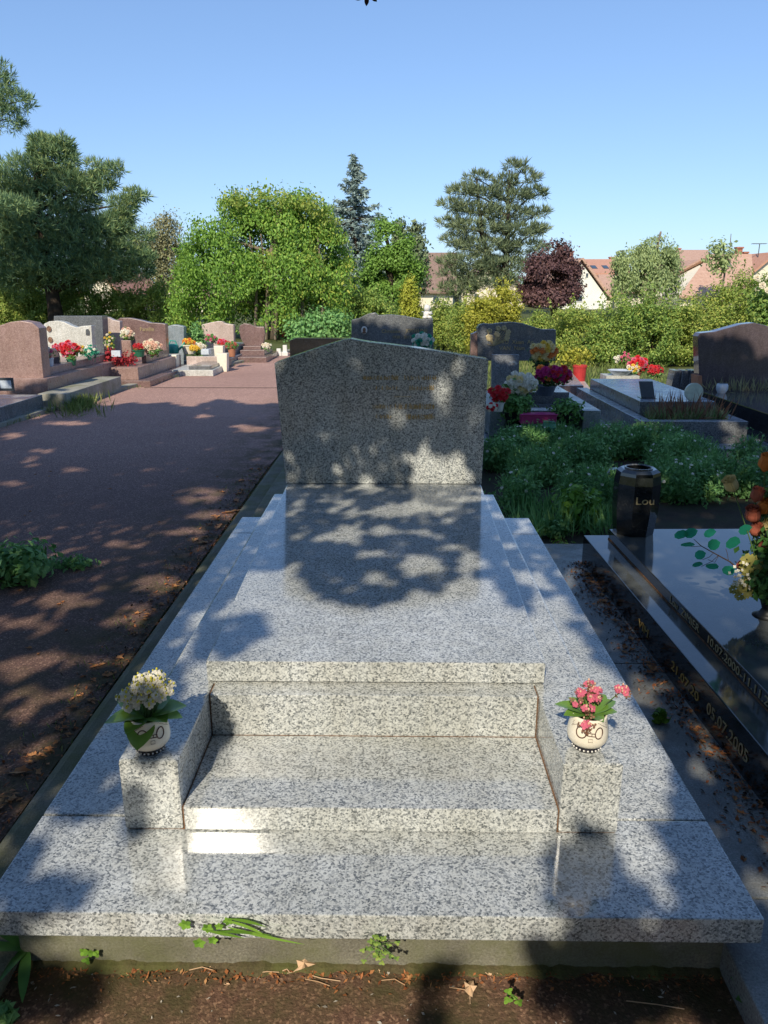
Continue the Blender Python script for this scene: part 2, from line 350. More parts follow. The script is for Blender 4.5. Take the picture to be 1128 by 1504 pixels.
def flower4(bm, c, r, nrm, mat=0, n=4):
    nrm = Vector(nrm).normalized(); u = nrm.orthogonal().normalized(); w = nrm.cross(u); ph = random.random() * 6
    for k in range(n):
        a = ph + 2 * math.pi * k / n; d = u * math.cos(a) + w * math.sin(a); s = nrm.cross(d)
        q = [Vector(c), Vector(c) + d * r * .5 - s * r * .46 + nrm * r * .15, Vector(c) + d * r * .9 - s * r * .34, Vector(c) + d * r + nrm * r * .05, Vector(c) + d * r * .9 + s * r * .34, Vector(c) + d * r * .5 + s * r * .46 + nrm * r * .15]
        f = bm.faces.new([bm.verts.new(x) for x in q]); f.material_index = mat
def textmesh(name, s, size, mat, parent, origin, right, up, extrude=.0015, align='CENTER', sx=1.0):
    cu = bpy.data.curves.new(name, 'FONT'); cu.body = s; cu.size = size; cu.align_x = align; cu.extrude = extrude
    cu.resolution_u = 3
    o = bpy.data.objects.new('tmp', cu); COL.objects.link(o)
    dg = bpy.context.evaluated_depsgraph_get(); me = bpy.data.meshes.new_from_object(o.evaluated_get(dg))
    bpy.data.objects.remove(o); bpy.data.curves.remove(cu)
    r = Vector(right).normalized(); u = Vector(up).normalized(); n = r.cross(u)
    mt = Matrix(((r.x * sx, u.x, n.x, origin[0]), (r.y * sx, u.y, n.y, origin[1]), (r.z * sx, u.z, n.z, origin[2]), (0, 0, 0, 1)))
    me.transform(mt); me.name = name
    return link(name, me, mat, parent)
# ---------------- leaf clouds (numpy)
def quadmesh(name, V, mat, parent=None):
    n = V.shape[0]; me = bpy.data.meshes.new(name)
    me.vertices.add(n * 4); me.vertices.foreach_set('co', V.reshape(-1).astype('f'))
    me.loops.add(n * 4); me.loops.foreach_set('vertex_index', np.arange(n * 4, dtype='i'))
    me.polygons.add(n); me.polygons.foreach_set('loop_start', np.arange(0, n * 4, 4, dtype='i')); me.polygons.foreach_set('loop_total', np.full(n, 4, 'i'))
    me.update(calc_edges=True)
    return link(name, me, mat, parent)
def unit(a): return a / np.maximum(np.linalg.norm(a, axis=1, keepdims=True), 1e-9)
def quads(C, A, nrm, L, Wd):
    """diamond leaves: centre, long axis, rough normal, half length, half width"""
    A = unit(A); B = unit(np.cross(nrm, A)); L = L[:, None]; Wd = Wd[:, None]
    up = unit(np.cross(A, B)) * Wd * .35
    return np.stack([C - A * L, C - B * Wd + up - A * L * .1, C + A * L, C + B * Wd + up - A * L * .1], 1)
def blob_points(blobs, n, shell=.5, low=-1.0):
    B = np.array(blobs, float); w = (B[:, 3] * B[:, 4] * B[:, 5]) ** .67; idx = rng.choice(len(B), n, p=w / w.sum())
    d = unit(rng.normal(size=(n, 3))); r = (shell + (1 - shell) * rng.random(n) ** .6)[:, None]
    d[:, 2] = np.where(d[:, 2] < low, -d[:, 2], d[:, 2])
    return B[idx, :3] + d * r * B[idx, 3:6], d
def carved(P, f, amt):
    a, b, c = P[:, 0] * f, P[:, 1] * f, P[:, 2] * f
    v = np.sin(a * 1.7 + 1.3 * np.sin(c * 1.1)) + np.sin(b * 1.5 + c * .9) + np.sin(c * 2.1 + 1.2 * np.sin(a * .9 + b))
    return v + rng.normal(size=len(P)) * .25 > -amt
def cloud(name, blobs, nclump, per, crad, leaf, mat, parent, droop=0., aspect=.55, shell=.55, zmin=None, flat=.8, carve=None, camt=.9):
    C, D = blob_points(blobs, nclump, shell)
    c = np.repeat(C, per, 0); d = np.repeat(D, per, 0); n = len(c)
    off = rng.normal(size=(n, 3)) * crad * np.array([1, 1, flat]); off[:, 2] -= droop * np.abs(rng.normal(size=n)) * crad
    P = c + off
    nr = unit(d * .8 + unit(off) * .6 + rng.normal(size=(n, 3)) * .6 + np.array([0, 0, .4]))
    ax = rng.normal(size=(n, 3)) + np.array([0, 0, -droop]); ax -= (ax * nr).sum(1, keepdims=True) * nr
    s = leaf * rng.uniform(.6, 1.35, n)
    if zmin is not None or carve:
        k = P[:, 2] > (zmin if zmin is not None else -9)
        if carve: k &= carved(P, carve, camt)
        P, ax, nr, s = P[k], ax[k], nr[k], s[k]
    return quadmesh(name, quads(P, ax, nr, s, s * aspect), mat, parent)
def needles(name, blobs, ntuft, per, L, mat, parent, w=.1, up=.5, shell=.5, outw=.6):
    C, D = blob_points(blobs, ntuft, shell)
    c = np.repeat(C, per, 0); d = np.repeat(D, per, 0); n = len(c)
    ax = unit(rng.normal(size=(n, 3)) * .75 + d * outw + np.array([0, 0, up]))
    s = L * rng.uniform(.6, 1.2, n)
    P = c + ax * s[:, None]
    return quadmesh(name, quads(P, ax, rng.normal(size=(n, 3)), s, s * w), mat, parent)
def pxblobs(L, Y, dy=1.0):
    """(photo x, photo y, half width, half height[, depth shift]) at depth Y -> world ellipsoids"""
    out = []
    for b in L:
        yy = Y + (b[4] if len(b) > 4 else 0); c = aty(b[0], b[1], yy); k = mpp(yy)
        out.append((c.x, c.y, c.z, b[2] * k, b[2] * k * dy, b[3] * k))
    return out
def trunk(bm, base, top, r0, r1, limbs=(), seg=9, wob=.15):
    base, top = Vector(base), Vector(top); pts = []
    for i in range(7):
        t = i / 6; pts.append(base.lerp(top, t) + Vector((math.sin(t * 5 + base.x) * wob * t, math.cos(t * 4) * wob * t * .5, 0)))
    tube(bm, pts, [r0 * (1.25 if i == 0 else 1) + (r1 - r0) * i / 6 for i in range(7)], seg)
    for t, end, rr in limbs:
        a = base.lerp(top, t); e = Vector(end); m_ = a.lerp(e, .5) + Vector((0, 0, (e - a).length * .08))
        tube(bm, [a, a.lerp(m_, .6), m_, m_.lerp(e, .5), e], [rr, rr * .85, rr * .65, rr * .4, rr * .15], 6)
def limbs_for(blobs, base, top, rr, nmax=14):
    L = []; base, top = Vector(base), Vector(top)
    for b in blobs[:nmax]:
        c = Vector(b[:3]); t = max(.25, min(.95, (c.z - base.z) / max(.1, top.z - base.z) - .18)); L.append((t, c, rr))
    return L
# =================================================================== SETTING
def sheet(name, pts, z, mat, sub=0):
    bm = BM(); bm.faces.new([bm.verts.new((x, y, z)) for x, y in pts]); bmesh.ops.recalc_face_normals(bm, faces=bm.faces)
    if bm.faces[:][0].normal.z < 0: bmesh.ops.reverse_faces(bm, faces=bm.faces)
    return tag(part(name, bm, mat), kind='structure')
sheet('ground', [(-700, -300), (700, -300), (700, 900), (-700, 900)], -0.012, 'grass')
EDGE = [(-4.55, -6), (-4.45, 2), (-4.3, 6), (-4.12, 8.5), (-3.95, 10.8), (-3.6, 13), (-3.05, 15.2), (-2.6, 17), (-2.2, 19), (-1.6, 24), (-.6, 30)]
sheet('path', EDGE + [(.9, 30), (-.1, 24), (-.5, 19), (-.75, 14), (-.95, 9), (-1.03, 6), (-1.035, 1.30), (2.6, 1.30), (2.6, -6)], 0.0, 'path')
sheet('earth', [(-.85, 4.0), (4.2, 4.0), (4.2, 7.1), (.9, 7.4), (-.9, 7.4)], 0.004, 'earth')
sheet('earth', [(.9, -3), (4.4, -3), (4.4, 3.9), (.9, 3.9)], 0.004, 'earth')
# kerbs
bm = BM(); plate(bm, [(-1.01, 1.0), (-.80, 1.0), (-.80, 5.9), (-.86, 9), (-.97, 9), (-.98, 5.9)], -.01, .05)
o = part('kerb', bm, 'cement', bevel=.03); tag(o, kind='structure')
bm = BM(); plate(bm, [(-.84, 4.09), (-.60, 4.09), (-.62, 8.5), (-.82, 8.5)], -.01, .115); tag(part('kerb', bm, 'cement', bevel=.01), kind='structure')
bm = BM()
for (x0, y0), (x1, y1) in zip(EDGE[2:], EDGE[3:-1]):
    plate(bm, [(x0 - .13, y0 + .01), (x0 + .02, y0 + .01), (x1 + .02, y1 - .01), (x1 - .13, y1 - .01)], -.01, .05)
tag(part('kerb', bm, 'cementpale', bevel=.01), kind='structure')
# gutter between the two graves
bm = BM()
for y0, y1 in ((.7, 1.42), (1.424, 2.55), (2.554, 3.93)): box(bm, .70, 1.4, y0, y1, .0, .078)
tag(part('gutter', bm, 'gutter', bevel=.004), kind='structure')
# cross joint line in the path
bm = BM(); box(bm, -3.7, -1.0, 11.3, 11.33, -.01, .004); tag(part('joint', bm, 'earth'), kind='structure')

# =================================================================== MAIN TOMB
T = thing('tomb', (-.04, 2.7, 0), 'pale grey polished granite tomb with front step, between path and black grave', 'tomb')
bm = BM(); box(bm, -.80, .715, 1.30, 4.03, 0, .119); part('foundation', bm, 'cement', T, bevel=.006)
for y0, y1 in ((1.255, 1.5525), (1.5575, 3.7775), (3.7815, 4.07)):
    bm = BM(); box(bm, -.845, .752, y0, y1, .120, .18); part('base_slab', bm, 'granite', T, bevel=.003)
bm = BM(); box(bm, -.82, .72, 1.30, 4.0, .1195, .1255); box(bm, -.82, .73, 1.551, 1.559, .121, .168); box(bm, -.82, .73, 3.776, 3.783, .121, .168); part('joint_filler', bm, 'dark', T)
bm = BM(); plate(bm, [(-.628, 1.505), (-.490, 1.505), (-.490, 1.8745), (.387, 1.8745), (.387, 1.505), (.525, 1.505), (.525, 3.88), (-.628, 3.88)], .1815, .366)
part('plinth', bm, 'granite', T, bevel=.007)
bm = BM(); box(bm, -.4865, .3835, 1.503, 1.802, .1815, .245); part('step', bm, 'granite', T, bevel=.0035)
bm = BM(); box(bm, -.4865, .3835, 1.8045, 1.872, .1815, .366); part('riser', bm, 'granite', T, bevel=.0035)
bm = BM(); box(bm, -.4897, -.4868, 1.507, 1.80, .181, .2425); box(bm, .3838, .3867, 1.507, 1.80, .181, .2425); box(bm, -.4897, -.4868, 1.81, 1.87, .181, .362); box(bm, .3838, .3867, 1.81, 1.87, .181, .362); box(bm, -.485, .382, 1.8018, 1.8046, .2, .2445)
box(bm, -.62, .52, 1.5085, 1.54, .179, .1825); part('joint_filler', bm, 'rust', T)
bm = BM(); plate(bm, [(-.508, 1.868), (.413, 1.868), (.452, 3.845), (-.552, 3.845)], .3695, .43); part('tomb_slab', bm, 'granite', T, bevel=.004)
bm = BM(); plate(bm, [(-.49, 1.88), (.39, 1.88), (.42, 3.80), (-.5, 3.80)], .3655, .370); part('joint_filler', bm, 'dark', T)
hs = [(-.559, .4315), (.456, .4315), (.468, 1.068), (.40, 1.078), (.14, 1.119), (-.02, 1.139), (-.12, 1.150), (-.18, 1.160), (-.214, 1.167), (-.25, 1.161), (-.36, 1.128), (-.50, 1.082), (-.595, 1.048)]
bm = BM(); prism(bm, hs, 3.84, 3.95); HS = part('headstone', bm, 'granite_dk', T, bevel=.004)
bm = BM(); box(bm, -.52, .42, 3.884, 4.0, .1815, .428); part('rear_block', bm, 'granite', T, bevel=.004)
# worn gilt inscription: four rows of faded strokes and two rules
def row(px0, px1, py, h, dens, gap=None):
    x = px0
    while x < px1:
        if not (gap and gap[0] < x < gap[1]) and random.random() < dens:
            a = aty(x, py + h / 2, 3.84); hh = mpp(3.84) * h * random.uniform(.55, 1); w = random.choice((.0022, .003, .004))
            sh = random.uniform(-.003, .003)
            v = [IN.verts.new(q) for q in ((a.x, 3.8385, a.z), (a.x + w, 3.8385, a.z), (a.x + w + sh, 3.8385, a.z + hh), (a.x + sh, 3.8385, a.z + hh))]; IN.faces.new(v)
            if random.random() < .4:
                zz = a.z + hh * random.choice((0, .5, .95)); v = [IN.verts.new(q) for q in ((a.x, 3.8386, zz), (a.x + .008, 3.8386, zz), (a.x + .008, 3.8386, zz + .0018), (a.x, 3.8386, zz + .0018))]; IN.faces.new(v)
        x += random.uniform(1.1, 2.6)
IN = BM()
row(534, 584, 554, 7, .85); row(594, 644, 554, 7, .7); row(552, 582, 569, 7, .5); row(601, 636, 569, 8, .85)
row(548, 582, 596, 8, .8); row(586, 638, 596, 9, .85); row(552, 580, 611, 7, .7); row(597, 637, 611, 8, .95)
part('inscription', IN, 'goldfade', HS)
bm = BM()
for x0, x1, y in ((579, 604, 583), (596, 636, 616)):
    a = aty(x0, y, 3.8385); b_ = aty(x1, y, 3.8385); hgt = .003 if y == 583 else .0015
    bm.faces.new([bm.verts.new(q) for q in ((a.x, 3.8385, a.z), (b_.x, 3.8385, a.z), (b_.x, 3.8385, a.z + hgt), (a.x, 3.8385, a.z + hgt))])
part('gilt_rule', bm, 'gold', HS)
lichen = BM()

# =================================================================== POTS WITH GLASSES ON THE TOMB
def bear_pot(name, loc, rot, label, body, h=.082, r=.047):
    t = thing(name, loc, label, 'flower pot', None)
    c = Vector(loc)
    bm = BM(); lathe(bm, c, [(.024, 0), (.030, .001), (.033, .006), (.033, .012), (.030, .017)], 32); part('foot', bm, 'blackpl', t, True)
    bm = BM()
    prof = [(.028, .015), (.038, .018), (.0455, .027), (.0475, .038), (.0465, .052), (.0435, .068), (.041, .084), (.041, .091), (.038, .092), (.037, .088), (.038, .074), (.038, .060)]
    lathe(bm, c, prof, 40, cap=False); b = part('pot_body', bm, body, t, True)
    bm = BM(); lathe(bm, c, [(.001, .074), (.0375, .078)], 24, cap=False); part('soil', bm, 'soil', t)
    bm = BM()
    for k in range(-7, 8):
        a = rot - math.pi / 2 + k * .28; sphere(bm, c + Vector((math.cos(a) * .0335, math.sin(a) * .0335, .008)), .0023, 7, 5)
    part('white_dots', bm, 'whiteplain', t, True)
    # spectacles wrapped round the belly
    def rad(z): 
        for (r0, z0), (r1, z1) in zip(prof, prof[1:]):
            if z0 <= z <= z1: return r0 + (r1 - r0) * (z - z0) / (z1 - z0)
        return .045
    def on(u, z):
        a = rot - math.pi / 2 + u / .047; rr = rad(z) + .0006; return c + Vector((math.cos(a) * rr, math.sin(a) * rr, z))
    bm = BM()
    for cx, cz, rx, rz, tl in ((-.021, .062, .0125, .0135, .0), (.022, .062, .0095, .0130, .35)):
        pts = []
        for k in range(25):
            a = 2 * math.pi * k / 24; u = rx * math.cos(a); v = rz * math.sin(a)
            pts.append(on(cx + u * math.cos(tl) + v * math.sin(tl), cz - u * math.sin(tl) + v * math.cos(tl)))
        tube(bm, pts, .0014, 5)
    for dz in (.0, .0065): tube(bm, [on(-.009 + .0215 * k / 6, .057 + dz - .002 * k / 6) for k in range(7)], .0010, 5)
    tube(bm, [on(.004, .0565), on(.004, .063)], .0008, 5)
    part('painted_glasses', bm, 'brownline', t)
    bm = BM()
    tube(bm, [on(-.003, .041), on(.006, .041), on(.006, .049), on(-.003, .049), on(-.003, .041)], .0005, 4)
    for s in (-1, 1):
        for k in range(4): tube(bm, [on(s * (.052 - .001 * k), .066 + .0045 * k), on(s * (.034 - .005 * k), .077 + .003 * k)], .0005, 4)
    part('moulded_lines', bm, 'darkgrey' if body == 'whiteplain' else 'brownline', t)
    return t
# left: white kalanchoe
def kalanchoe(loc, label, leaves, heads, petal, nflow, extra_dry=False, cream=None):
    t = thing('kalanchoe', loc, label, 'flowering plant'); c = Vector(loc)
    for az, el, L, wd in leaves:
        bm = BM(); d = Vector((math.cos(R(az)) * math.cos(R(el)), math.sin(R(az)) * math.cos(R(el)), math.sin(R(el))))
        leafshape(bm, c + Vector((d.x * .01, d.y * .01, 0)), d, L, wd, curl=.35, seg=8, fold=.22)
        part('leaf', bm, 'kal', t, True)
    stems = BM(); fl = BM(); bd = BM(); dry = BM()
    for (hx, hy, hz, hr, n) in heads:
        hc = c + Vector((hx, hy, hz)); tube(stems, [c + Vector((hx * .2, hy * .2, -.01)), c + Vector((hx * .55, hy * .5, hz * .5)), hc], [.0022, .0018, .0012], 5)
        for k in range(n):
            d = Vector((random.gauss(0, 1), random.gauss(0, 1) - .3, abs(random.gauss(0, .8)) + .1)).normalized()
            p = hc + Vector((d.x * hr, d.y * hr, d.z * hr * .8)) * 1.18; tube(stems, [hc - Vector((0, 0, hr * .5)), p], .0007, 4)
            for q in range(2 if n > 5 else 1):
                pp = p + Vector((random.gauss(0, .003), random.gauss(0, .003), random.gauss(0, .002)))
                if random.random() < .74: flower4(fl, pp, random.uniform(.0068, .0095), d + Vector((0, -.4, .3)), n=random.choice((4, 4, 5)))
                    
            for _k in range(1): sphere(bd, p + d * .003 + Vector((random.gauss(0, .004), random.gauss(0, .004), .002)), random.uniform(.0018, .003), 6, 5, (1, 1, 1.4))
            if extra_dry and random.random() < .8:
                for q in range(3): flower4(dry, p + Vector((random.gauss(0, .006), random.gauss(0, .006), -.008 + random.gauss(0, .005))), .0065, Vector((random.gauss(0, 1), random.gauss(0, 1), random.gauss(0, 1))), n=3)
    part('stalk', stems, 'stem', t); part('flower', fl, petal, t); part('bud', bd, 'petal_peach' if extra_dry else 'bud', t, True)
    if extra_dry: part('withered_flower', dry, 'petal_dry', t)
    return t
pl = atz(215, 1113, .366)
pl.y += .035
bear_pot('flower_pot', pl, R(25), 'round cream pot with dotted black foot, holding white flowers on left tomb pier', 'cream')
c = Vector((pl.x, pl.y, pl.z + .088))
kalanchoe(c, 'kalanchoe with white flowers and broad green leaves, in the left pot', [(192, 14, .082, .032), (215, 30, .065, .028), (262, -22, .070, .034), (240, 8, .055, .028), (22, 24, .075, .034), (8, 10, .065, .030), (330, 22, .05, .026), (140, 50, .07, .03), (100, 40, .065, .028), (165, 40, .07, .03), (50, 45, .06, .028)],
          [(-.040, .0, .050, .016, 13), (-.025, -.005, .042, .016, 12), (-.008, .02, .080, .015, 13), (.012, .005, .058, .018, 16), (.036, .018, .064, .017, 15), (.018, .025, .085, .015, 12), (.045, .012, .058, .012, 8), (-.045, .01, .045, .012, 8), (.012, -.01, .040, .014, 9), (-.01, -.005, .050, .014, 9), (.028, .02, .080, .013, 9), (-.02, .01, .066, .014, 12), (0, .0, .068, .016, 14), (.03, .0, .05, .014, 12), (-.032, -.01, .03, .012, 8)], 'petal_white', 4)
pr = atz(866, 1108, .366); pr.y += .032
bear_pot('flower_pot', pr, R(-8), 'white pot with brown painted glasses and black foot, on right tomb pier', 'cream')
c = Vector((pr.x, pr.y, pr.z + .086))
kalanchoe(c, 'kalanchoe with pink flowers and dry brown blooms, in the right pot', [(165, 30, .068, .022), (190, 22, .05, .022), (25, 32, .066, .024), (5, 22, .055, .022), (300, 25, .035, .018), (80, 50, .05, .02), (45, 40, .062, .024), (140, 45, .05, .02)],
          [(-.016, .0, .048, .012, 7), (-.002, .02, .066, .008, 4), (.012, .012, .052, .010, 6), (-.008, -.01, .022, .010, 5), (-.018, -.035, -.005, .010, 6), (.078, .018, .052, .010, 9), (-.03, .0, .033, .008, 3), (.006, .0, .04, .012, 6)], 'petal_pink', 4, extra_dry=True)

# =================================================================== NEIGHBOUR: black grave of "Lou"
ANG = math.atan(.039 / 1.92); XA, YA = .953, 3.648
def nb(u, v, z):      # u across to the right, v towards the camera
    return Vector((XA + u * math.cos(ANG) + v * math.sin(ANG), YA + u * math.sin(ANG) - v * math.cos(ANG), z))
def nbox(bm, u0, u1, v0, v1, z0, z1):
    plate(bm, [tuple(nb(u, v, 0))[:2] for u, v in ((u0, v1), (u1, v1), (u1, v0), (u0, v0))], z0, z1)
NG = thing('grave', nb(.8, 1.2, 0), 'polished black granite grave with gilt dates along its side, at the right', 'grave', None)
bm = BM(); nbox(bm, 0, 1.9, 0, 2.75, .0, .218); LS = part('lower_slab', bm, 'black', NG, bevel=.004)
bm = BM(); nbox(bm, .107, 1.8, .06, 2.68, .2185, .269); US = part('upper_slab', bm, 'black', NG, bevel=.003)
bm = BM(); nbox(bm, .1045, .1068, .06, 2.68, .2184, .225); part('joint_filler', bm, 'rust', NG)
rt = (nb(0, 1, 0) - nb(0, 0, 0)).normalized()
def side(px, py, u, z):  # v-coordinate of a photo point on the side face
    best = None
    for k in range(0, 3000):
        v = k * .001; q = nb(u, v, z); x, y = proj(*q)
        e = abs(x - px)
        if best is None or e < best[0]: best = (e, v)
    return best[1]
def label_side(s, x0, x1, u, z, size, mt='gold'):
    v0, v1 = side(x0, 0, u, z), side(x1, 0, u, z)
    o = nb(u - .002, v0, z); me = textmesh('lettering', s, size, mt, US if u > .05 else LS, o, rt, (0, 0, 1), .0008, 'LEFT')
    # fit to the photographed length
    co = [v.co.copy() for v in me.data.vertices]; w = Vector((0, 0, 0)); p = me.parent
    while p: w += Vector(p.location); p = p.parent
    ol = o - w; L = max((q - ol).dot(rt) for q in co); k = (v1 - v0) / L
    for v in me.data.vertices:
        dd = (v.co - ol).dot(rt); v.co += rt * dd * (k - 1)
label_side('Lou  ZIMIER', 984, 1027, .107, .232, .040)
label_side('10.07.2000-11.11.2015', 1038, 1150, .107, .232, .040)
label_side('VIM', 938, 952, 0, .125, .045, 'goldfade'); label_side('21.07.20', 986, 1026, 0, .125, .045, 'goldfade')
label_side('05.07.2005', 1038, 1098, 0, .130, .055)
# octagonal granite vase
vb = atz(938, 790, .269); vb.y += .095
V_ = thing('vase', vb, 'tall black octagonal granite vase engraved Lou, on the black grave', 'vase')
bm = BM()
lathe(bm, vb, [(.094, .0005), (.099, .04), (.107, .12), (.108, .25), (.103, .29), (.100, .305), (.083, .318)], 8, cap=False)
bmesh.ops.rotate(bm, cent=vb, matrix=Matrix.Rotation(R(22.5), 3, 'Z'), verts=bm.verts)
part('vase_body', bm, 'black', V_)
bm = BM(); n8 = 48
outer = []; inner = []
for k in range(n8):
    a = 2 * math.pi * k / n8; sec = (a - R(22.5)) % (math.pi / 4) - math.pi / 8
    ro = .083 * math.cos(math.pi / 8) / math.cos(sec)
    outer.append(bm.verts.new(vb + Vector((math.cos(a) * ro, math.sin(a) * ro, .318)))); inner.append(bm.verts.new(vb + Vector((math.cos(a) * .058, math.sin(a) * .058, .318))))
low = [bm.verts.new(v.co + Vector((0, 0, -.12))) for v in inner]
for k in range(n8):
    j = (k + 1) % n8; bm.faces.new((outer[k], outer[j], inner[j], inner[k])); bm.faces.new((inner[k], inner[j], low[j], low[k]))
bm.faces.new(low); part('rim', bm, 'black', V_)
bm = BM(); lathe(bm, vb, [(.064, .3185), (.066, .3235), (.060, .3245), (.057, .319)], 40, cap=False); part('metal_liner', bm, 'darkgrey', V_, True)
textmesh('engraved_name', 'Lou', .052, 'gold', V_, (vb.x + .012, vb.y - .1003, vb.z + .165), (1, 0, 0), (0, 0, 1), .002, sx=1.15)

# silk bouquet on the black grave (right edge)
bq = atz(1118, 905, .269)
BQ = thing('bouquet', bq, 'dark bouquet of orange and yellow silk roses with teal leaves, on the black grave', 'bouquet')
bm = BM(); lathe(bm, bq + Vector((.02, 0, 0)), [(.05, .001), (.03, .01), (.02, .03), (.03, .06), (.06, .09), (.065, .10)], 20); part('vase_foot', bm, 'blackpot', BQ, True)
YB = bq.y
def rosebud(px, py, r, mats, Y=YB, tilt=(0, -.3, 1)):
    c = aty(px, py, Y); k = mpp(Y) * r * 1.2; bm = BM(); nrm = Vector(tilt).normalized(); u = nrm.orthogonal().normalized(); w = nrm.cross(u)
    for layer, (rr, hh, n) in enumerate(((.30, 1.05, 3), (.55, 1.0, 4), (.78, .86, 5))):
        for j in range(n):
            a = 2 * math.pi * j / n + layer
            ring = []
            for s, (zf, rf) in enumerate(((-.9, .35), (-.45, .95), (.1, 1.0), (.6, .88), (1.0, 1.02))):
                row_ = []
                for q in (-1, 0, 1):
                    aa = a + q * math.pi / n * 1.25 * (1 if s < 4 else .7); rad_ = k * rr * rf * (1 if q == 0 else .95)
                    row_.append(bm.verts.new(c + (u * math.cos(aa) + w * math.sin(aa)) * rad_ + nrm * k * zf * hh * (1 if (q == 0 or s < 4) else .93)))
                ring.append(row_)
            for A_, B_ in zip(ring, ring[1:]):
                for q in (0, 1):
                    f = bm.faces.new((A_[q], A_[q + 1], B_[q + 1], B_[q])); f.smooth = True
    ob = part('rose', bm, mats, BQ); bm = BM()
    tube(bm, [c - nrm * k * .8, c.lerp(bq + Vector((0, 0, .12)), .5), bq + Vector((0, 0, .1))], .0022, 5); part('stem', bm, 'stem', BQ)
for a in ((1074, 712, 12, 'petal_paleyel', (-.5, -.2, .8)), (1112, 727, 11, 'petal_brick', (.1, -.2, 1)), (1106, 756, 13, 'petal_brick', (-.2, -.3, 1)), (1126, 680, 13, 'petal_orange', (.1, -.2, 1)), (1110, 778, 11, 'petal_brick', (.2, -.4, 1)),
          (1124, 800, 13, 'petal_brick', (.1, -.8, .6)), (1126, 860, 11, 'petal_brick', (0, -1, .5)), (1090, 832, 8, 'petal_brick', (-.5, -.6, .6)), (1122, 745, 12, 'petal_orange', (.2, -.4, 1)), (1112, 845, 9, 'petal_peach', (-.2, -.8, .6)), (1126, 772, 10, 'petal_paleyel', (.2, -.6, 1))): rosebud(a[0], a[1], a[2], a[3], YB, a[4])
bm = BM(); tw = [aty(x, y, YB - .0) for x, y in ((1095, 845), (1072, 825), (1048, 812), (1030, 802), (1019, 792))]; tube(bm, tw, [.003, .0025, .002, .0016, .001], 6)
for p in (((1048, 812), (1042, 818), (1032, 822)), ((1056, 815), (1050, 826), (1040, 822)), ((1070, 824), (1068, 812), (1066, 806)), ((1030, 802), (1016, 803), (1010, 800)), ((1056, 815), (1045, 825), (1030, 832))): tube(bm, [aty(x, y, YB) for x, y in p], .001, 5)
part('twig', bm, 'twig', BQ)
bm = BM()
for px, py, w_, h_, rot in ((1000, 785, 11, 7, 0), (1014, 783, 10, 8, .5), (1010, 800, 6, 8, 1.5), (1042, 783, 9, 7, .3), (1048, 800, 9, 9, .5), (1076, 797, 11, 9, 0), (1028, 815, 8, 8, .5), (1024, 829, 8, 5, 0), (1046, 832, 7, 8, 1.2), (1070, 838, 9, 9, .8), (1094, 778, 10, 8, .4)):
    c = aty(px, py, YB - random.uniform(.0, .02)); k = mpp(YB); vs = []
    for q in range(8):
        a = 2 * math.pi * q / 8; x = math.cos(a) * w_ * (1.15 if q == 0 else .95); y = math.sin(a) * h_ * 1.45
        vs.append(bm.verts.new(c + Vector(((x * math.cos(rot) - y * math.sin(rot)) * k, -.015 * math.sin(a + rot), (x * math.sin(rot) + y * math.cos(rot)) * k))))
    bm.faces.new(vs)
part('silk_leaf', bm, 'leafsilk', BQ)
bm = BM()
for (x0, y0, x1, y1, L) in ((1112, 855, 1070, 868, 1), (1125, 862, 1092, 815, 1), (1120, 850, 1080, 880, .6)):
    a = aty(x0, y0, YB - .03); b_ = aty(x1, y1, YB - .03); d = b_ - a; sdv = Vector((-d.z, 0, d.x)).normalized()
    for k in range(9):
        t = k / 9; wv = d.length * .34 * math.sin(math.pi * (.2 + .75 * t)); 
        for s in (-1, 1): leafshape(bm, a + d * t, (sdv * s * .9 + d.normalized() * .5), wv, d.length * .075, up=Vector((0, -1, 0)), curl=.1, seg=3)
part('fern_leaf', bm, 'fern', BQ)
cloud('dark_foliage', [(bq.x + .02, bq.y, bq.z + .22, .075, .07, .14), (bq.x, bq.y - .02, bq.z + .15, .06, .06, .06), (bq.x + .03, bq.y + .02, bq.z + .42, .05, .05, .16)], 240, 10, .02, .015, 'leafdark', BQ)
bm = BM()
for q in range(26): flower4(bm, aty(1085 + random.gauss(0, 7), 850 + random.gauss(0, 9), YB - .05), .006, (random.gauss(0, .5), -1, .5))
part('small_flower', bm, 'petal_white', BQ)

# =================================================================== WEED FIELD behind the black grave
blobs = []
for px, py, rx, rz in ((735, 690, 30, 45), (765, 670, 40, 40), (810, 665, 45, 38), (850, 690, 45, 40), (790, 710, 45, 40), (900, 665, 50, 30), (960, 665, 55, 28), (1000, 690, 50, 35), (1040, 720, 40, 35), (1095, 690, 22, 26), (1100, 725, 40, 30), (1000, 730, 60, 35), (870, 740, 50, 30), (760, 745, 25, 30)):
    Yw = 4.5 + (760 - py) / 110 * 2.4; c = aty(px, py, Yw); k = mpp(Yw); top = c.z + rz * k * .4
    blobs.append((c.x, Yw, max(.1, top * .5), rx * k, rx * k * .8, max(.15, top * .72)))
wf = cloud('ground_cover', blobs, 2600, 16, .05, .016, 'weed', None, aspect=.5, shell=.3, zmin=.0)
tag(wf, 'dense dark green weeds with tiny white blooms behind the black grave', 'weeds', kind='stuff')
wf2 = needles('ground_cover', blobs, 1400, 9, .045, 'weed', None, w=.08, up=1.1, shell=.8)
tag(wf2, 'thin upright weed stalks growing through the dark green cover', 'weeds', kind='stuff')
C_, D_ = blob_points(blobs, 420, .98); D_[:, 2] = np.abs(D_[:, 2])
bm = BM()
for c, d in zip(C_, D_):
    if c[2] > .15: flower4(bm, Vector(c) + Vector(d) * .03, random.uniform(.008, .014), Vector(d) + Vector((0, -.6, .6)), n=5)
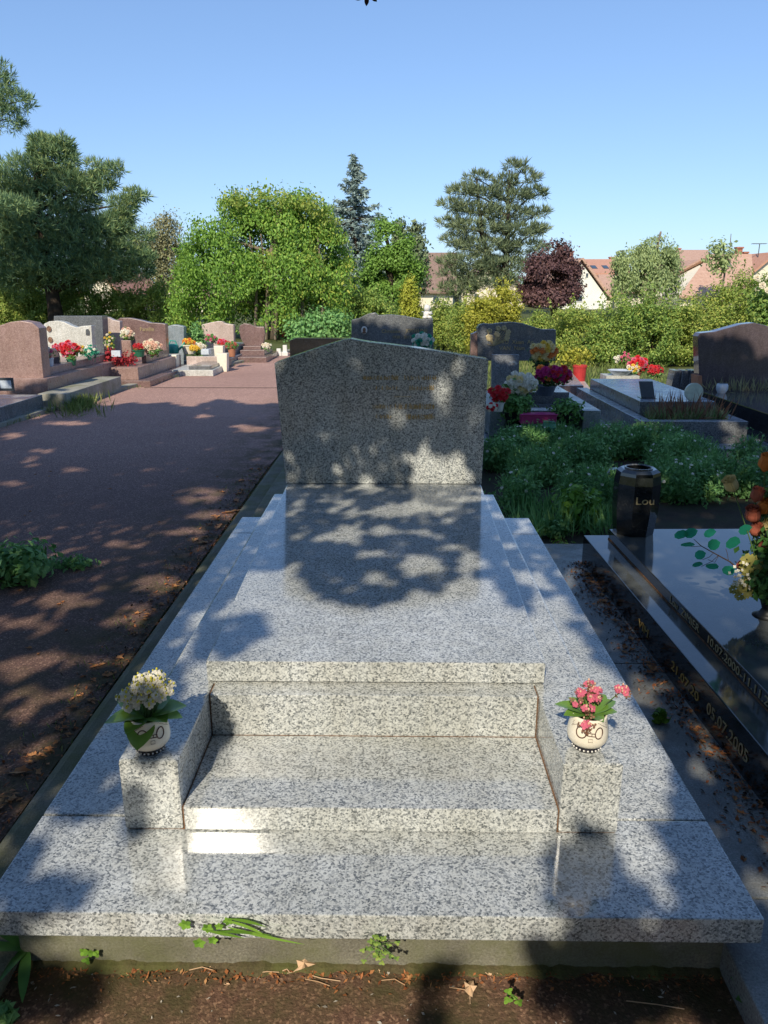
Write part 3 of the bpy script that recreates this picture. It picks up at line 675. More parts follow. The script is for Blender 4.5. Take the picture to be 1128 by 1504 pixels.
tag(part('tiny_white_flowers', bm, 'petal_white'), 'scattered tiny white flowers over the dark weeds', 'flowers', kind='stuff')
def smallplant(name, px, py, z, rx, rz, n, mat, label, cat='plant', leaf=.016, per=10):
    b = atz(px, py, z); k = mpp(b.y); t = thing(name, b, label, cat)
    cloud('leaves', [(b.x, b.y, b.z + rz * k, rx * k, rx * k * .8, rz * k)], n, per, rx * k * .22, leaf, mat, t, shell=.2, zmin=b.z)
    bm = BM()
    for q in range(5): tube(bm, [b, b + Vector((random.gauss(0, .5) * rx * k, random.gauss(0, .3) * rx * k, rz * k * 1.4))], .002, 4)
    part('stem', bm, 'stem', t); return t
smallplant('leafy_plant', 850, 772, .0, 38, 30, 70, 'weedlight', 'bright light green leafy plant at the front edge of the dark weeds', leaf=.024)
smallplant('weed_tuft', 828, 812, .0, 22, 7, 22, 'weedlight', 'small light green tuft beside orange dead leaves at the corner of black grave', leaf=.014)
smallplant('weed_tuft', 968, 1060, .078, 13, 12, 22, 'weedlight', 'little green tuft growing in the gutter beside the black grave', leaf=.010)
smallplant('weed_tuft', 30, 850, .0, 62, 26, 120, 'weed', 'dark green weed bush spreading onto the path at the left edge', leaf=.022)
smallplant('weed_tuft', 110, 832, .0, 30, 5, 36, 'weed', 'low strip of small leaves trailing across the path from the left bush', leaf=.014)
smallplant('weed_tuft', 815, 790, .0, 22, 14, 30, 'weed', 'dark low weed between the two graves near their far corners', leaf=.016)
smallplant('weed_tuft', 8, 1500, .0, 18, 18, 10, 'weed', 'dark green weed at the very bottom left corner', leaf=.016)
# grass blades growing between the fronds
def blades(name, pts, n, hgt, mat, label, spread=.05, w=.06, cat='grass', kind='stuff'):
    P = np.array([pts[i % len(pts)] for i in range(n)], float) + rng.normal(size=(n, 3)) * np.array([spread, spread, 0])
    ax = unit(rng.normal(size=(n, 3)) * .35 + np.array([0, 0, 1])); s = hgt * rng.uniform(.35, 1, n) * .5
    o = quadmesh(name, quads(P + ax * s[:, None], ax, rng.normal(size=(n, 3)), s, s * w * 2), mat, None)
    return tag(o, label, cat, kind=kind)
g = []
for (x0, y0), (x1, y1) in zip(EDGE[2:9], EDGE[3:10]):
    for k in range(30):
        t = random.random(); g.append((x0 + (x1 - x0) * t - .02 + random.gauss(0, .06), y0 + (y1 - y0) * t, 0))
blades('grass', g, 1500, .07, 'grassblade', 'short grass growing along the left kerb of the path', .06)
g = [tuple(atz(random.gauss(112, 12), random.gauss(598, 4), 0)) for k in range(60)] + [tuple(atz(random.gauss(100, 30), random.gauss(603, 5), 0)) for k in range(40)]
blades('grass', g, 900, .20, 'grassblade', 'tall pale grass clump against the cement block on the left', .05, .045)
g = [tuple(atz(x, 785 + random.uniform(-30, 6), 0)) for x in np.linspace(760, 900, 60)]
blades('grass', g, 500, .22, 'weed', 'dark long grass blades along the front of the weeds', .05, .04)
g = [(random.uniform(1.4, 4.5), random.uniform(9.2, 20), 0) for k in range(400)]
blades('grass', g, 7000, .16, 'grassblade', 'long dry yellow grass in front of the right hedge', .3, .05)
g = [(random.uniform(-1.2, -1.02), random.uniform(1.2, 6), 0) for k in range(90)]
blades('grass', g, 260, .035, 'grassblade', 'thin moss and grass between path and cement kerb', .02, .06)
# =================================================================== OTHER GRAVES
def pxprism(bm, pts, Y, th, bottom=None):
    P = [aty(x, y, Y) for x, y in pts]; prism(bm, [(p.x, p.z) for p in P], Y, Y + th)
def pxbox(bm, x0, x1, ytop, ybot, Y, L, Ltop=None):
    a = aty(x0, ytop, Y); b_ = aty(x1, ybot, Y); box(bm, a.x, b_.x, Y, Y + L, max(0, min(a.z, b_.z)), max(a.z, b_.z))
def grave(name, loc, label, cat='grave', group=None): return thing(name, loc, label, cat, group)
def bouquet(px, py, rpx, Y, petals, label, leaf='leafmid', pot=None, pottop=None, potbot=None, potw=None, heads=12, hr=.3, hk=.78, name='flower_bouquet', cat='flowers', leafr=1.0, ry=.8, bowl=False, leafsz=.32, nleaf=40):
    k = mpp(Y); c = aty(px, py, Y); r = rpx * k
    base = aty(px, potbot if potbot else py + rpx * 1.3, Y); t = thing(name, base, label, cat)
    cloud('leaves', [(c.x, Y, c.z - r * .35, r * leafr, r * .8 * leafr, r * ry * leafr)], nleaf, 8, r * .18, r * leafsz * .5, leaf, t, shell=.3, flat=.8)
    bm = BM(); i = 0
    if heads > 4: heads = int(heads * 1.7); hr *= hk
    for q in range(heads):
        a = q * 2.39996; rr = math.sqrt((q + .5) / heads); dx, dz = math.cos(a) * rr, math.sin(a) * rr
        p = c + Vector((dx * r * .95, -r * .75 * math.sqrt(max(.05, 1 - rr * rr)), dz * r * ry * .9))
        rosette(bm, p, r * hr * random.uniform(.85, 1.2), (dx * .7, -1, .6 + dz * .5), mat=q % len(petals))
    part('blooms', bm, petals, t)
    if pot:
        bm = BM(); zt = aty(px, pottop, Y).z; zb = base.z; w = potw * k
        lathe(bm, (c.x, Y, zb), [(w * .72, 0), (w * .78, .01), (w, (zt - zb) * .9), (w * 1.08, (zt - zb) * .9), (w * 1.08, zt - zb), (w * .9, zt - zb - .01)], 18); part('pot', bm, pot, t)
    return t
# ---- grave straight behind the tomb (dark, with portrait)
Y0 = 8.0
G = grave('grave', (0, 7.6, 0), 'dark granite grave with wavy headstone and oval portrait, right behind the main tomb')
bm = BM(); pxprism(bm, [(516, 560), (516, 470), (528, 467), (540, 461), (551, 459), (556, 463), (575, 462), (595, 464), (618, 469), (636, 468), (638, 560)], Y0, .12); HS2 = part('headstone', bm, 'darkgrey', G, bevel=.008)
bm = BM(); box(bm, -.6, .55, 5.6, 8.15, .0, .35); part('slab', bm, 'darkgrey', G, bevel=.008)
a = aty(535, 485, Y0 - .004); bm = BM(); lathe(bm, (0, 0, 0), [(.040, 0), (.040, .006), (.036, .008)], 24, sx=.8); bmesh.ops.rotate(bm, cent=(0, 0, 0), matrix=Matrix.Rotation(R(90), 3, 'X'), verts=bm.verts); bmesh.ops.translate(bm, vec=a, verts=bm.verts); part('portrait_frame', bm, 'whiteplain', HS2)
bm = BM(); sphere(bm, a + Vector((0, -.008, .004)), .022, 12, 8, (.75, .2, 1)); sphere(bm, a + Vector((0, -.008, -.022)), .022, 12, 8, (1, .2, .55)); part('portrait', bm, 'photo', HS2)
for s, x, y, sz in (('Christian', 574, 489, .052), ('JOSSELINE', 612, 488, .050), ('1938 - 2015', 590, 497, .040)):
    a = aty(x, y, Y0 - .003); textmesh('lettering', s, sz, 'gold', HS2, a, (1, 0, 0), (0, 0, 1))
bouquet(620, 500, 16, Y0 - .25, ['petal_white', 'leafsilk', 'petal_white'], 'white and teal flowers in front of the dark headstone behind the tomb', leaf='leafsilk', heads=14, hr=.34)
# angel figure on top of headstone
a = aty(627, 468, Y0 + .06)
A_ = thing('cherub_statue', a, 'small white cherub statue sitting on the dark headstone behind the tomb', 'statue'); k = mpp(Y0)
bm = BM(); sphere(bm, a + Vector((0, 0, 15 * k)), 5 * k, 12, 9, (1, 1, 1.1)); part('head', bm, 'whiteplain', A_, True)
bm = BM(); sphere(bm, a + Vector((0, 0, 6 * k)), 5.5 * k, 12, 9, (1, .8, 1.1)); sphere(bm, a + Vector((-3 * k, -3 * k, 2 * k)), 3.6 * k, 10, 7, (1.1, 1, .7)); sphere(bm, a + Vector((4 * k, -3 * k, 2 * k)), 3.4 * k, 10, 7, (1.1, 1, .7)); tube(bm, [a + Vector((5 * k, 0, 9 * k)), a + Vector((7 * k, -3 * k, 7 * k)), a + Vector((2 * k, -5 * k, 8 * k))], [2 * k, 1.6 * k, 1.2 * k], 7); part('torso', bm, 'whiteplain', A_, True)
bm = BM()
for s in (-1, 1): leafshape(bm, a + Vector((s * 2 * k, 3 * k, 7 * k)), (s * .8, .3, .7), 8 * k, 3.2 * k, curl=.2, seg=5)
part('wings', bm, 'whiteplain', A_)
# low dark slab left of it
G = grave('grave', aty(470, 520, 9.5), 'low flat dark blue grave slab just left of the wavy dark headstone')
bm = BM(); a = aty(425, 499, 9.5); b_ = aty(520, 497, 9.5); prism(bm, [(a.x, 0), (b_.x, 0), (b_.x, b_.z), (a.x + .08, a.z + .02), (a.x, a.z - .01)], 9.5, 9.68); part('headstone', bm, 'black', G, bevel=.006)
bm = BM(); box(bm, -.60, b_.x, 8.3, 9.49, 0, .28); part('slab', bm, 'darkgrey', G, bevel=.006)
# ---- grave right of centre (flowers)
Y1 = 8.3
G = grave('grave', aty(760, 640, 7.6), 'dark headstone with gilt bouquet and stepped grey slabs covered in flowers, right of centre')
bm = BM(); pxprism(bm, [(702, 530), (701, 482), (704, 477), (712, 475), (722, 476), (738, 474), (752, 473), (768, 475), (784, 480), (797, 484), (817, 484), (816, 530)], Y1, .14); H1 = part('headstone', bm, 'darkgrey', G, bevel=.01)
bm = BM(); pxprism(bm, [(691, 525), (692, 491), (701, 487), (701, 525)], Y1 + .05, .1); part('side_block', bm, 'pink', G, bevel=.006)
for s, x, y in (('VU  Xuan  An', 760, 505), ('VAN  Nam', 752, 514)): textmesh('lettering', s, .06, 'gold', H1, aty(x, y, Y1 - .003), (1, 0, 0), (0, 0, 1))
bm = BM(); k = mpp(Y1)
for q in range(26):
    a = aty(725, 508, Y1 - .004); e = a + Vector((random.uniform(-12, 22) * k, 0, random.uniform(4, 26) * k)); m_ = a.lerp(e, .6) + Vector((random.gauss(0, 3) * k, 0, 0)); tube(bm, [a, m_, e], [.003, .003, .002], 4)
    if q % 2: flower4(bm, e, .03, (0, -1, 0), n=5)
part('gilt_bouquet', bm, 'gold', H1)
bm = BM(); a = aty(724, 522, 7.9); b_ = aty(765, 522, 7.9); vs = box(bm, a.x, b_.x, 7.9, 7.96, .30, a.z)
for v in vs:
    if v.co.z > .5: v.co.y += .1
PQ = part('plaque', bm, 'bluegrey', G, bevel=.004)
bm = BM(); c = aty(753, 535, 7.93); c.y -= .0
for q in range(9): 
    aa = math.pi * q / 8; bb = math.pi * (q + 1) / 8
    if q < 8: bm.faces.new([bm.verts.new(c + Vector((math.cos(t) * r_, -.012, math.sin(t) * r_ * .8))) for t, r_ in ((aa, .022), (aa, .045), (bb, .045), (bb, .022))])
part('white_arch', bm, 'whiteplain', PQ)
for (x0, x1, yt, yb, Yf, L, mt) in ((745, 856, 603, 640, 6.98, .18, 'bluegrey'), (720, 741, 601, 640, 6.9, 1.3, 'paleblue'), (857, 880, 603, 640, 6.9, 1.3, 'paleblue')):
    bm = BM(); pxbox(bm, x0, x1, yt, yb, Yf, L); part('border', bm, mt, G, bevel=.005)
a = aty(742, 590, 7.3); b_ = aty(856, 590, 7.3)
bm = BM(); box(bm, a.x, b_.x, 7.25, 8.28, .001, .31); part('slab', bm, 'darkgrey', G, bevel=.006)
bm = BM(); box(bm, a.x + .05, b_.x - .06, 7.62, 8.28, .3105, .42); part('upper_slab', bm, 'darkgrey', G, bevel=.006)
bm = BM(); box(bm, a.x - .25, b_.x + .28, 6.75, 8.6, 0, .09); part('base_slab', bm, 'bluegrey', G, bevel=.005)
bouquet(797, 516, 20, 7.7, ['petal_paleyel', 'petal_orange', 'petal_paleyel', 'petal_yellow'], 'rounded bunch of yellow and orange roses against the dark headstone', leaf='leafdark', pot='blackpot', pottop=532, potbot=548, potw=11, heads=15, hr=.36)
bouquet(802, 548, 20, 7.4, ['petal_magenta', 'petal_magenta', 'petal_orange'], 'magenta and orange flowers in a grey bowl on the stepped slab', leaf='leafdark', pot='greypot', pottop=566, potbot=580, potw=16, heads=10, hr=.36, ry=.6)
bouquet(822, 549, 17, 7.35, ['petal_magenta', 'petal_red'], 'deep crimson flowers beside the grey bowl', leaf='leafdark', heads=9, hr=.4, ry=.7)
bouquet(764, 562, 26, 7.15, ['petal_white', 'petal_white', 'petal_paleyel', 'petal_white'], 'big bunch of white roses with one red, above the magenta box', leaf='leafmid', heads=17, hr=.27, ry=.65)
bouquet(758, 590, 27, 6.9, ['leafmid'], 'green leafy plant in a dark pot left of the magenta flower box', leaf='leafmid', pot='blackpot', pottop=604, potbot=625, potw=17, heads=2, hr=.1, nleaf=110, name='leafy_plant', cat='plant', leafsz=.26)
bouquet(733, 577, 16, 6.8, ['petal_red'], 'bright red flowers just behind the right edge of the main headstone', leaf='leafmid', pot='whiteplain', pottop=590, potbot=604, potw=9, heads=7, hr=.42, nleaf=20)
bouquet(722, 597, 9, 6.7, ['petal_red', 'petal_white'], 'small red and white flowers low beside the main headstone edge', leaf='leafdark', heads=6, hr=.45, nleaf=12)
bouquet(832, 598, 26, 6.9, ['leafmid'], 'green leafy plant in a black pot right of the magenta box', leaf='leafmid', pot='blackpot', pottop=604, potbot=622, potw=16, heads=2, hr=.1, nleaf=110, name='leafy_plant', cat='plant', leafsz=.26)
a = aty(791, 622, 6.72); k = mpp(6.7)
t = thing('flower_box', a, 'magenta rectangular flower box on wire legs in front of the flowers', 'planter')
bm = BM(); vs = box(bm, a.x - 28 * k, a.x + 27 * k, 6.7, 6.86, aty(791, 623, 6.7).z, aty(791, 609, 6.7).z)
part('box', bm, 'magenta', t, bevel=.008)
bm = BM(); zt = aty(791, 609, 6.7).z; tube(bm, [(a.x - 29 * k, 6.69, zt), (a.x + 28 * k, 6.69, zt)], .006, 6); part('rim', bm, 'magenta', t)
for s in (-26, 25):
    bm = BM(); tube(bm, [(a.x + s * k, 6.72, zt - .05), (a.x + s * k, 6.70, .092)], .004, 5); part('leg', bm, 'metal', t)
a = aty(806, 633, 6.62); t = thing('glass_pot', a, 'small pale green glass pot in front of the magenta box', 'pot')
bm = BM(); lathe(bm, a, [(.04, 0), (.058, .02), (.062, .05), (.052, .075), (.056, .08)], 20, cap=False); part('pot_body', bm, 'greenlt', t, True)
# pink grave slab behind with red pot (sunlit)
G = grave('grave', (2.0, 9.2, 0), 'low sunlit pink stone grave steps behind the crimson flowers')
bm = BM(); plate(bm, [tuple(aty(x, y, Yy))[:2] for x, y, Yy in ((815, 580, 8.9), (882, 580, 8.9), (858, 556, 11), (800, 556, 11))], 0, .16); part('base_slab', bm, 'pinklight', G, bevel=.006)
bm = BM(); plate(bm, [tuple(aty(x, y, Yy))[:2] for x, y, Yy in ((818, 570, 9.15), (857, 570, 9.15), (838, 545, 10.9), (800, 545, 10.9))], .1605, .30); part('upper_slab', bm, 'pink', G, bevel=.006)
a = aty(851, 550, 10.9); t = thing('bush_pot', a, 'red plastic pot with a golden yellow bush, at the foot of the hedge', 'potted plant'); k = mpp(10.9)
bm = BM(); lathe(bm, (a.x, a.y, 0), [(8 * k, 0), (10 * k, a.z + 13 * k - .02), (10.8 * k, a.z + 13 * k - .02), (10.8 * k, a.z + 14 * k), (9 * k, a.z + 13 * k)], 18); part('pot', bm, 'redpot', t)
cloud('foliage', pxblobs([(835, 525, 18, 22), (855, 525, 20, 14)], 11.1), 70, 14, .05, .022, 'hedgey', t, shell=.2)
# ---- blue-grey grave with planter, right
Yp = 6.7
G = grave('grave', (2.7, 7.6, 0), 'blue grey stepped grave with dry grass planter and round plaque, right of the weeds')
P0 = aty(942, 621, Yp); P1 = aty(1100, 616, Yp)
bm = BM(); plate(bm, [(P0.x - .16, 6.45), (P1.x + .2, 6.45), (P1.x + .3, 9.3), (P0.x - .16, 9.3)], 0, .09); part('base_slab', bm, 'bluegrey', G, bevel=.006)
bm = BM()
plate(bm, [(P0.x, Yp), (P1.x, Yp), (P1.x, 9.1), (P1.x - .12, 9.1), (P1.x - .12, Yp + .1), (P0.x + .10, Yp + .1), (P0.x + .10, 9.1), (P0.x - .02, 9.1)], .0905, .285); part('border', bm, 'bluegrey', G, bevel=.006)
bm = BM(); plate(bm, [(P0.x + .11, 7.12), (P1.x - .13, 7.12), (P1.x - .13, 9.0), (P0.x + .11, 9.0)], .0905, .40); part('slab', bm, 'bluegrey', G, bevel=.006)
bm = BM(); plate(bm, [(P0.x + .101, Yp + .101), (P1.x - .121, Yp + .101), (P1.x - .121, 7.118), (P0.x + .101, 7.118)], .0905, .26); part('soil', bm, 'soil', G)
gpts = [(random.uniform(P0.x + .14, P1.x - .15), random.uniform(Yp + .12, 7.1), .26) for q in range(120)]
t = thing('dry_grass', (2.65, 6.9, .26), 'dry grass and dark twigs filling the planter of the blue grey grave', 'plant')
for mt, nn, hh in (('brown', 900, .16), ('grassblade', 500, .12), ('weed', 500, .14), ('petal_dry', 160, .30)):
    o = blades('grass_blades', gpts, nn, hh, mt, None, .03, .03, None, None); o.data.transform(Matrix.Translation((-2.65, -6.9, -.26))); o.parent = t
bouquet(905, 527, 6, 10.5, ['petal_white'], 'tiny white blooms beside the pale tray at the hedge foot', heads=4, hr=.5, nleaf=10)
a = aty(951, 582, 7.35); k = mpp(7.35); t = thing('plaque', a, 'square grey stone plaque tilted back on the blue grey slab', 'plaque')
bm = BM(); vs = box(bm, a.x - 9 * k, a.x + 11 * k, 7.33, 7.36, .405, .405 + 24 * k)
for v in vs: v.co.x -= (v.co.z - .4) * .15; v.co.y += (v.co.z - .4) * .3
part('face', bm, 'slate', t, bevel=.003)
bm = BM(); box(bm, a.x - 11 * k, a.x + 12 * k, 7.3, 7.44, .4005, .4045); part('stand', bm, 'black', t)
a = aty(1018, 588, 7.2); t = thing('plaque', a, 'round pale stone disc plaque standing in the planter', 'plaque')
bm = BM(); lathe(bm, (0, 0, 0), [(13 * k, 0), (13.6 * k, .006), (13.6 * k, .024), (13 * k, .03)], 28); bmesh.ops.rotate(bm, cent=(0, 0, 0), matrix=Matrix.Rotation(R(84), 3, 'X'), verts=bm.verts); bmesh.ops.translate(bm, vec=aty(1018, 576, 7.2), verts=bm.verts); part('disc', bm, 'frost', t)
a = aty(888, 545, 9.9); t = thing('tray', a, 'white and blue oval tray of flowers at the hedge foot', 'tray'); k = mpp(9.9)
bm = BM(); lathe(bm, (a.x + .2, 9.9, a.z - .05), [(.09, 0), (.15, .06), (.16, .065), (.14, .055), (.01, .05)], 22); part('dish', bm, 'paper', t)
bm = BM(); box(bm, a.x, a.x + .42, 9.8, 10.1, 0, a.z - .051); part('pedestal', bm, 'whitegr', t)
bouquet(936, 534, 15, 10.2, ['petal_red', 'petal_red', 'petal_pink'], 'red geranium blooms at the foot of the hedge behind blue grey slab', heads=12, hr=.35, ry=.7, potbot=552, pottop=546, pot='terra', potw=8)
bouquet(962, 543, 12, 10.1, ['petal_red', 'petal_begonia'], 'dark red flowers right of the geranium', heads=9, hr=.35, ry=.6)
bouquet(930, 541, 9, 10.0, ['petal_yellow', 'petal_cream'], 'small yellow flowers under the red geranium', heads=6, hr=.4)
bouquet(918, 523, 9, 10.4, ['petal_pink'], 'few pink flowers on tall stems at the hedge foot', heads=5, hr=.3)
# bench-like dark blocks
for i, (x, lb) in enumerate(((992, 'left dark angled stone block beside the big dark headstone'), (1005, 'middle dark angled stone block beside the big dark headstone'), (1017, 'right dark angled stone block beside the big dark headstone'))):
    a = aty(x, 562, 9.0 - i * .03); k = mpp(9); bm = BM(); prism(bm, [(a.x - 7 * k, a.z - .2), (a.x + 6 * k, a.z - .2), (a.x + 6 * k, a.z + 18 * k), (a.x - 3 * k, a.z + 18 * k)], 9.0 - i * .03, 9.2 - i * .03); o = part('stone_block', bm, 'darkgrey', None, bevel=.004); base_at(o); lone(o, lb, 'stone block')
# ---- big mahogany headstone, far right
Y3 = 8.5
G = grave('grave', (3.9, 7.4, 0), 'wide dark mahogany headstone with curved top and dark slab, at the right edge')
bm = BM(); pxprism(bm, [(1028, 580), (1025, 494), (1029, 489), (1050, 487), (1068, 482), (1090, 476), (1108, 474), (1125, 478), (1160, 492), (1200, 500), (1200, 580)], Y3, .16); part('headstone', bm, 'purplegr', G, bevel=.008)
bm = BM(); pxprism(bm, [(1026, 552), (1031, 552), (1032, 590), (1026, 590)], Y3 - .05, .22); part('side_block', bm, 'terra', G)
bm = BM(); plate(bm, [(3.32, 5.6), (4.6, 5.4), (4.9, 8.45), (3.32, 8.45)], .03, .34); part('slab', bm, 'black', G, bevel=.006)
bm = BM(); plate(bm, [(3.25, 5.2), (4.8, 5.2), (5.0, 8.8), (3.25, 8.8)], 0, .029); part('base_slab', bm, 'bluegrey', G, bevel=.004)
a = aty(1060, 574, 8.2); t = thing('pot', a, 'small white round pot on the mahogany slab', 'pot')
bm = BM(); lathe(bm, (a.x, 8.2, .3405), [(.04, 0), (.06, .04), (.06, .08), (.05, .10)], 18, cap=False); part('pot_body', bm, 'paper', t, True)
gp = [(random.uniform(3.4, 4.2), 8.3, .34) for q in range(40)]
blades('grass', gp, 160, .2, 'brown', 'dry grass in front of the mahogany headstone', .06, .04)
# small half-round marker and flat slabs in the weeds
a = aty(888, 690, 5.7); k = mpp(5.7); bm = BM()
prism(bm, [(a.x - 22 * k, .0)] + [(a.x + 22 * k * math.cos(t), a.z - 4 * k + 22 * k * math.sin(t)) for t in np.linspace(math.pi, 0, 14)] + [(a.x + 22 * k, .0)], 5.35, 5.41)
o = part('grave_marker', bm, 'bluegrey', bevel=.004); base_at(o); lone(o, 'small half round grey marker stone almost hidden in the weeds', 'grave marker')
bm = BM(); plate(bm, [tuple(atz(x, y, .1))[:2] for x, y in ((1068, 700), (1160, 702), (1160, 684), (1078, 684))], 0, .1); o = part('stone_slab', bm, 'bluegrey', bevel=.004); base_at(o); lone(o, 'flat blue grey stone slab in the weeds at the right edge', 'slab')
bm = BM(); plate(bm, [tuple(atz(x, y, .1))[:2] for x, y in ((1062, 678), (1160, 680), (1160, 662), (1068, 662))], 0, .1); o = part('stone_slab', bm, 'rosedark', bevel=.004); base_at(o); lone(o, 'flat brownish stone slab behind the weeds at the right edge', 'slab')

# ---- left row of graves, along the path
def lbox(g, name, mat, x0, x1, y0, y1, z0, z1, bv=.006):
    bm = BM(); plate(bm, [(x0, y0), (x1, y0), (x1 + .0, y1), (x0, y1)], z0, z1); return part(name, bm, mat, g, bevel=bv)
# nearest low grey slab
G = grave('grave', (-4.8, 7.3, 0), 'nearest low grey grave slab at the left edge, with a small framed plaque')
lbox(G, 'base_slab', 'bluegrey', -6.0, -4.16, 5.6, 9.0, 0, .205); lbox(G, 'slab', 'rosedark', -6.0, -4.55, 5.6, 8.75, .2055, .31)
a = aty(10, 571, 8.5); k = mpp(8.5); t = thing('plaque', (a.x, 8.5, .3105), 'small dark framed plaque standing on the nearest left slab', 'plaque')
bm = BM(); box(bm, a.x - 12 * k, a.x + 11 * k, 8.5, 8.52, .3105, .3105 + 20 * k); part('frame', bm, 'slate', t, bevel=.003)
bm = BM(); box(bm, a.x - 9 * k, a.x + 8 * k, 8.496, 8.5, .3105 + 4 * k, .3105 + 16 * k); part('face', bm, 'paper', t)
# pink grave seen from behind
G = grave('grave', (-4.8, 10.5, 0), 'big plain pink headstone with a rounded top seen from behind, leftmost in the row')
bm = BM(); pxprism(bm, [(64, 556), (57, 482), (47, 474), (30, 471), (14, 473), (-6, 480), (-14, 556)], 9.5, .22); H_ = part('headstone', bm, 'pink', G, bevel=.01)
z5 = aty(60, 555, 9.5).z; x5 = aty(71, 560, 9.45).x
lbox(G, 'plinth', 'pink', -5.9, x5, 9.42, 12.3, 0, z5 - .001); lbox(G, 'upper_plinth', 'pink', -5.85, x5 - .14, 9.73, 12.2, z5, z5 + .10)
G = grave('cement_block', (-4.0, 10.2, 0), 'rough pale cement block with a slanting top beside the path', 'cement block')
lbox(G, 'block', 'cementpale', x5 + .01, -3.92, 9.1, 11.0, 0, .2)
G.location.z = 0
# white headstone with portraits
G = grave('grave', (-4.6, 11.4, 0), 'white speckled headstone with a wavy top and two oval portraits, second in the left row')
bm = BM(); pxprism(bm, [(68, 540), (64, 476), (72, 472), (84, 471), (94, 473), (104, 478), (112, 481), (120, 479), (134, 478), (138, 540)], 11.5, .14); H_ = part('headstone', bm, 'whitegr', G, bevel=.008)
for px, py in ((72, 483), (74, 499)):
    a = aty(px, py, 11.49); bm = BM(); lathe(bm, (0, 0, 0), [(.042, 0), (.042, .008)], 20, sx=.8); bmesh.ops.rotate(bm, cent=(0, 0, 0), matrix=Matrix.Rotation(R(90), 3, 'X'), verts=bm.verts); bmesh.ops.translate(bm, vec=a, verts=bm.verts); part('portrait', bm, 'photo', H_)
bm = BM(); pxprism(bm, [(126, 492), (126, 484), (129, 483), (131, 486), (131, 492)], 11.485, .01); part('emblem', bm, 'metal', H_)
# dark speckled headstone behind
G = grave('grave', (-4.7, 12.6, 0), 'dark grey speckled rectangular headstone behind the white one')
bm = BM(); pxprism(bm, [(79, 535), (79, 464), (150, 464), (154, 535)], 12.6, .25); part('headstone', bm, 'darkgrey', G, bevel=.008)
G = grave('grave', (-4.3, 13.2, 0), 'small pale pink headstone with a sloping top between dark and rose stones')
bm = BM(); pxprism(bm, [(148, 535), (150, 465), (158, 466), (166, 470), (176, 472), (178, 535)], 13.2, .14); part('headstone', bm, 'pinklight', G, bevel=.008)
# rose headstone with begonias
G = grave('grave', (-4.2, 12.2, 0), 'rose granite grave with curved headstone and a red begonia bed, third in the left row')
bm = BM(); pxprism(bm, [(172, 545), (170, 471), (176, 467), (190, 467), (205, 470), (220, 474), (236, 475), (243, 476), (246, 545)], 13.6, .16); H_ = part('headstone', bm, 'rosedark', G, bevel=.008)
textmesh('lettering', 'Famille', .09, 'gold', H_, aty(216, 486, 13.595), (1, 0, 0), (0, 0, 1))
ya = 11.55; xa = aty(158, 560, ya).x; xb = aty(204, 560, ya).x; zt_ = aty(180, 540, ya).z
lbox(G, 'border', 'pink', xa - .5, xb, ya, 13.95, .09, zt_); lbox(G, 'base_slab', 'rosedark', xa - .55, xb + .21, ya - .12, 14.1, 0, .0895)
lbox(G, 'upper_slab', 'rosedark', xa + .3, xb - .1, 12.3, 13.55, zt_ + .0005, zt_ + .12)
t = thing('begonia_bed', (xa, ya + .3, zt_), 'bed of dark red begonias in the rose granite border', 'flower bed')
cloud('leaves', pxblobs([(148, 527, 18, 9), (172, 530, 20, 8), (192, 525, 12, 11), (160, 520, 14, 6)], ya + .3), 90, 12, .035, .022, 'petal_begonia', t, shell=.2)
bouquet(103, 512, 15, 10.6, ['petal_red', 'petal_red', 'petal_pink'], 'bright red bouquet in a green pot on the pink plinth', pot='greenpot', pottop=527, potbot=537, potw=7, heads=14, hr=.32, ry=.8)
bouquet(85, 510, 8, 10.6, ['petal_red', 'petal_pink'], 'small red bunch left of the bright red bouquet', heads=7, hr=.4)
bouquet(116, 511, 9, 10.8, ['petal_yellow', 'petal_peach'], 'small yellow and peach bunch right of the bright red bouquet', heads=7, hr=.35)
bouquet(70, 517, 9, 10.0, ['petal_pink', 'petal_white'], 'pink flowers in a pale pot beside the plain pink headstone', pot='paper', pottop=526, potbot=541, potw=7, heads=8, hr=.42)
bouquet(132, 515, 12, 11.1, ['petal_white', 'leafsilk'], 'white and teal silk leaves at the foot of the white headstone', leaf='leafsilk', heads=8, hr=.25, nleaf=40)
a = aty(80, 535, 10.3); k = mpp(10.3); bm = BM()
prism(bm, [(a.x - 12 * k, a.z)] + [(a.x - 2 * k + 10 * k * math.cos(t_), a.z + 12 * k + 12 * k * math.sin(t_)) for t_ in np.linspace(math.pi, 0, 10)] + [(a.x + 8 * k, a.z)], 10.3, 10.34); o = part('plaque', bm, 'purplegr', bevel=.004); base_at(o); lone(o, 'dark arched plaque leaning behind the pink flowers', 'plaque')
bouquet(187, 489, 10, 12.4, ['petal_white', 'petal_cream', 'petal_peach'], 'cream and white roses high against the rose headstone', heads=9, hr=.38, leaf='lime')
bouquet(161, 500, 8, 12.2, ['petal_cream', 'petal_yellow'], 'tall pale flowers with leaves left of the rose headstone', heads=8, hr=.3, ry=1.8, nleaf=50, leaf='lime')
bouquet(203, 509, 8, 12.1, ['petal_begonia', 'petal_red'], 'dark red flowers in a green bowl before the rose headstone', pot='greenpot', pottop=514, potbot=524, potw=9, heads=10, hr=.35, ry=.7)
bouquet(224, 508, 14, 12.3, ['petal_peach', 'petal_cream', 'petal_peach'], 'peach rose bouquet at the right end of the rose headstone', pot='terra', pottop=516, potbot=522, potw=6, heads=14, hr=.3, ry=.7)
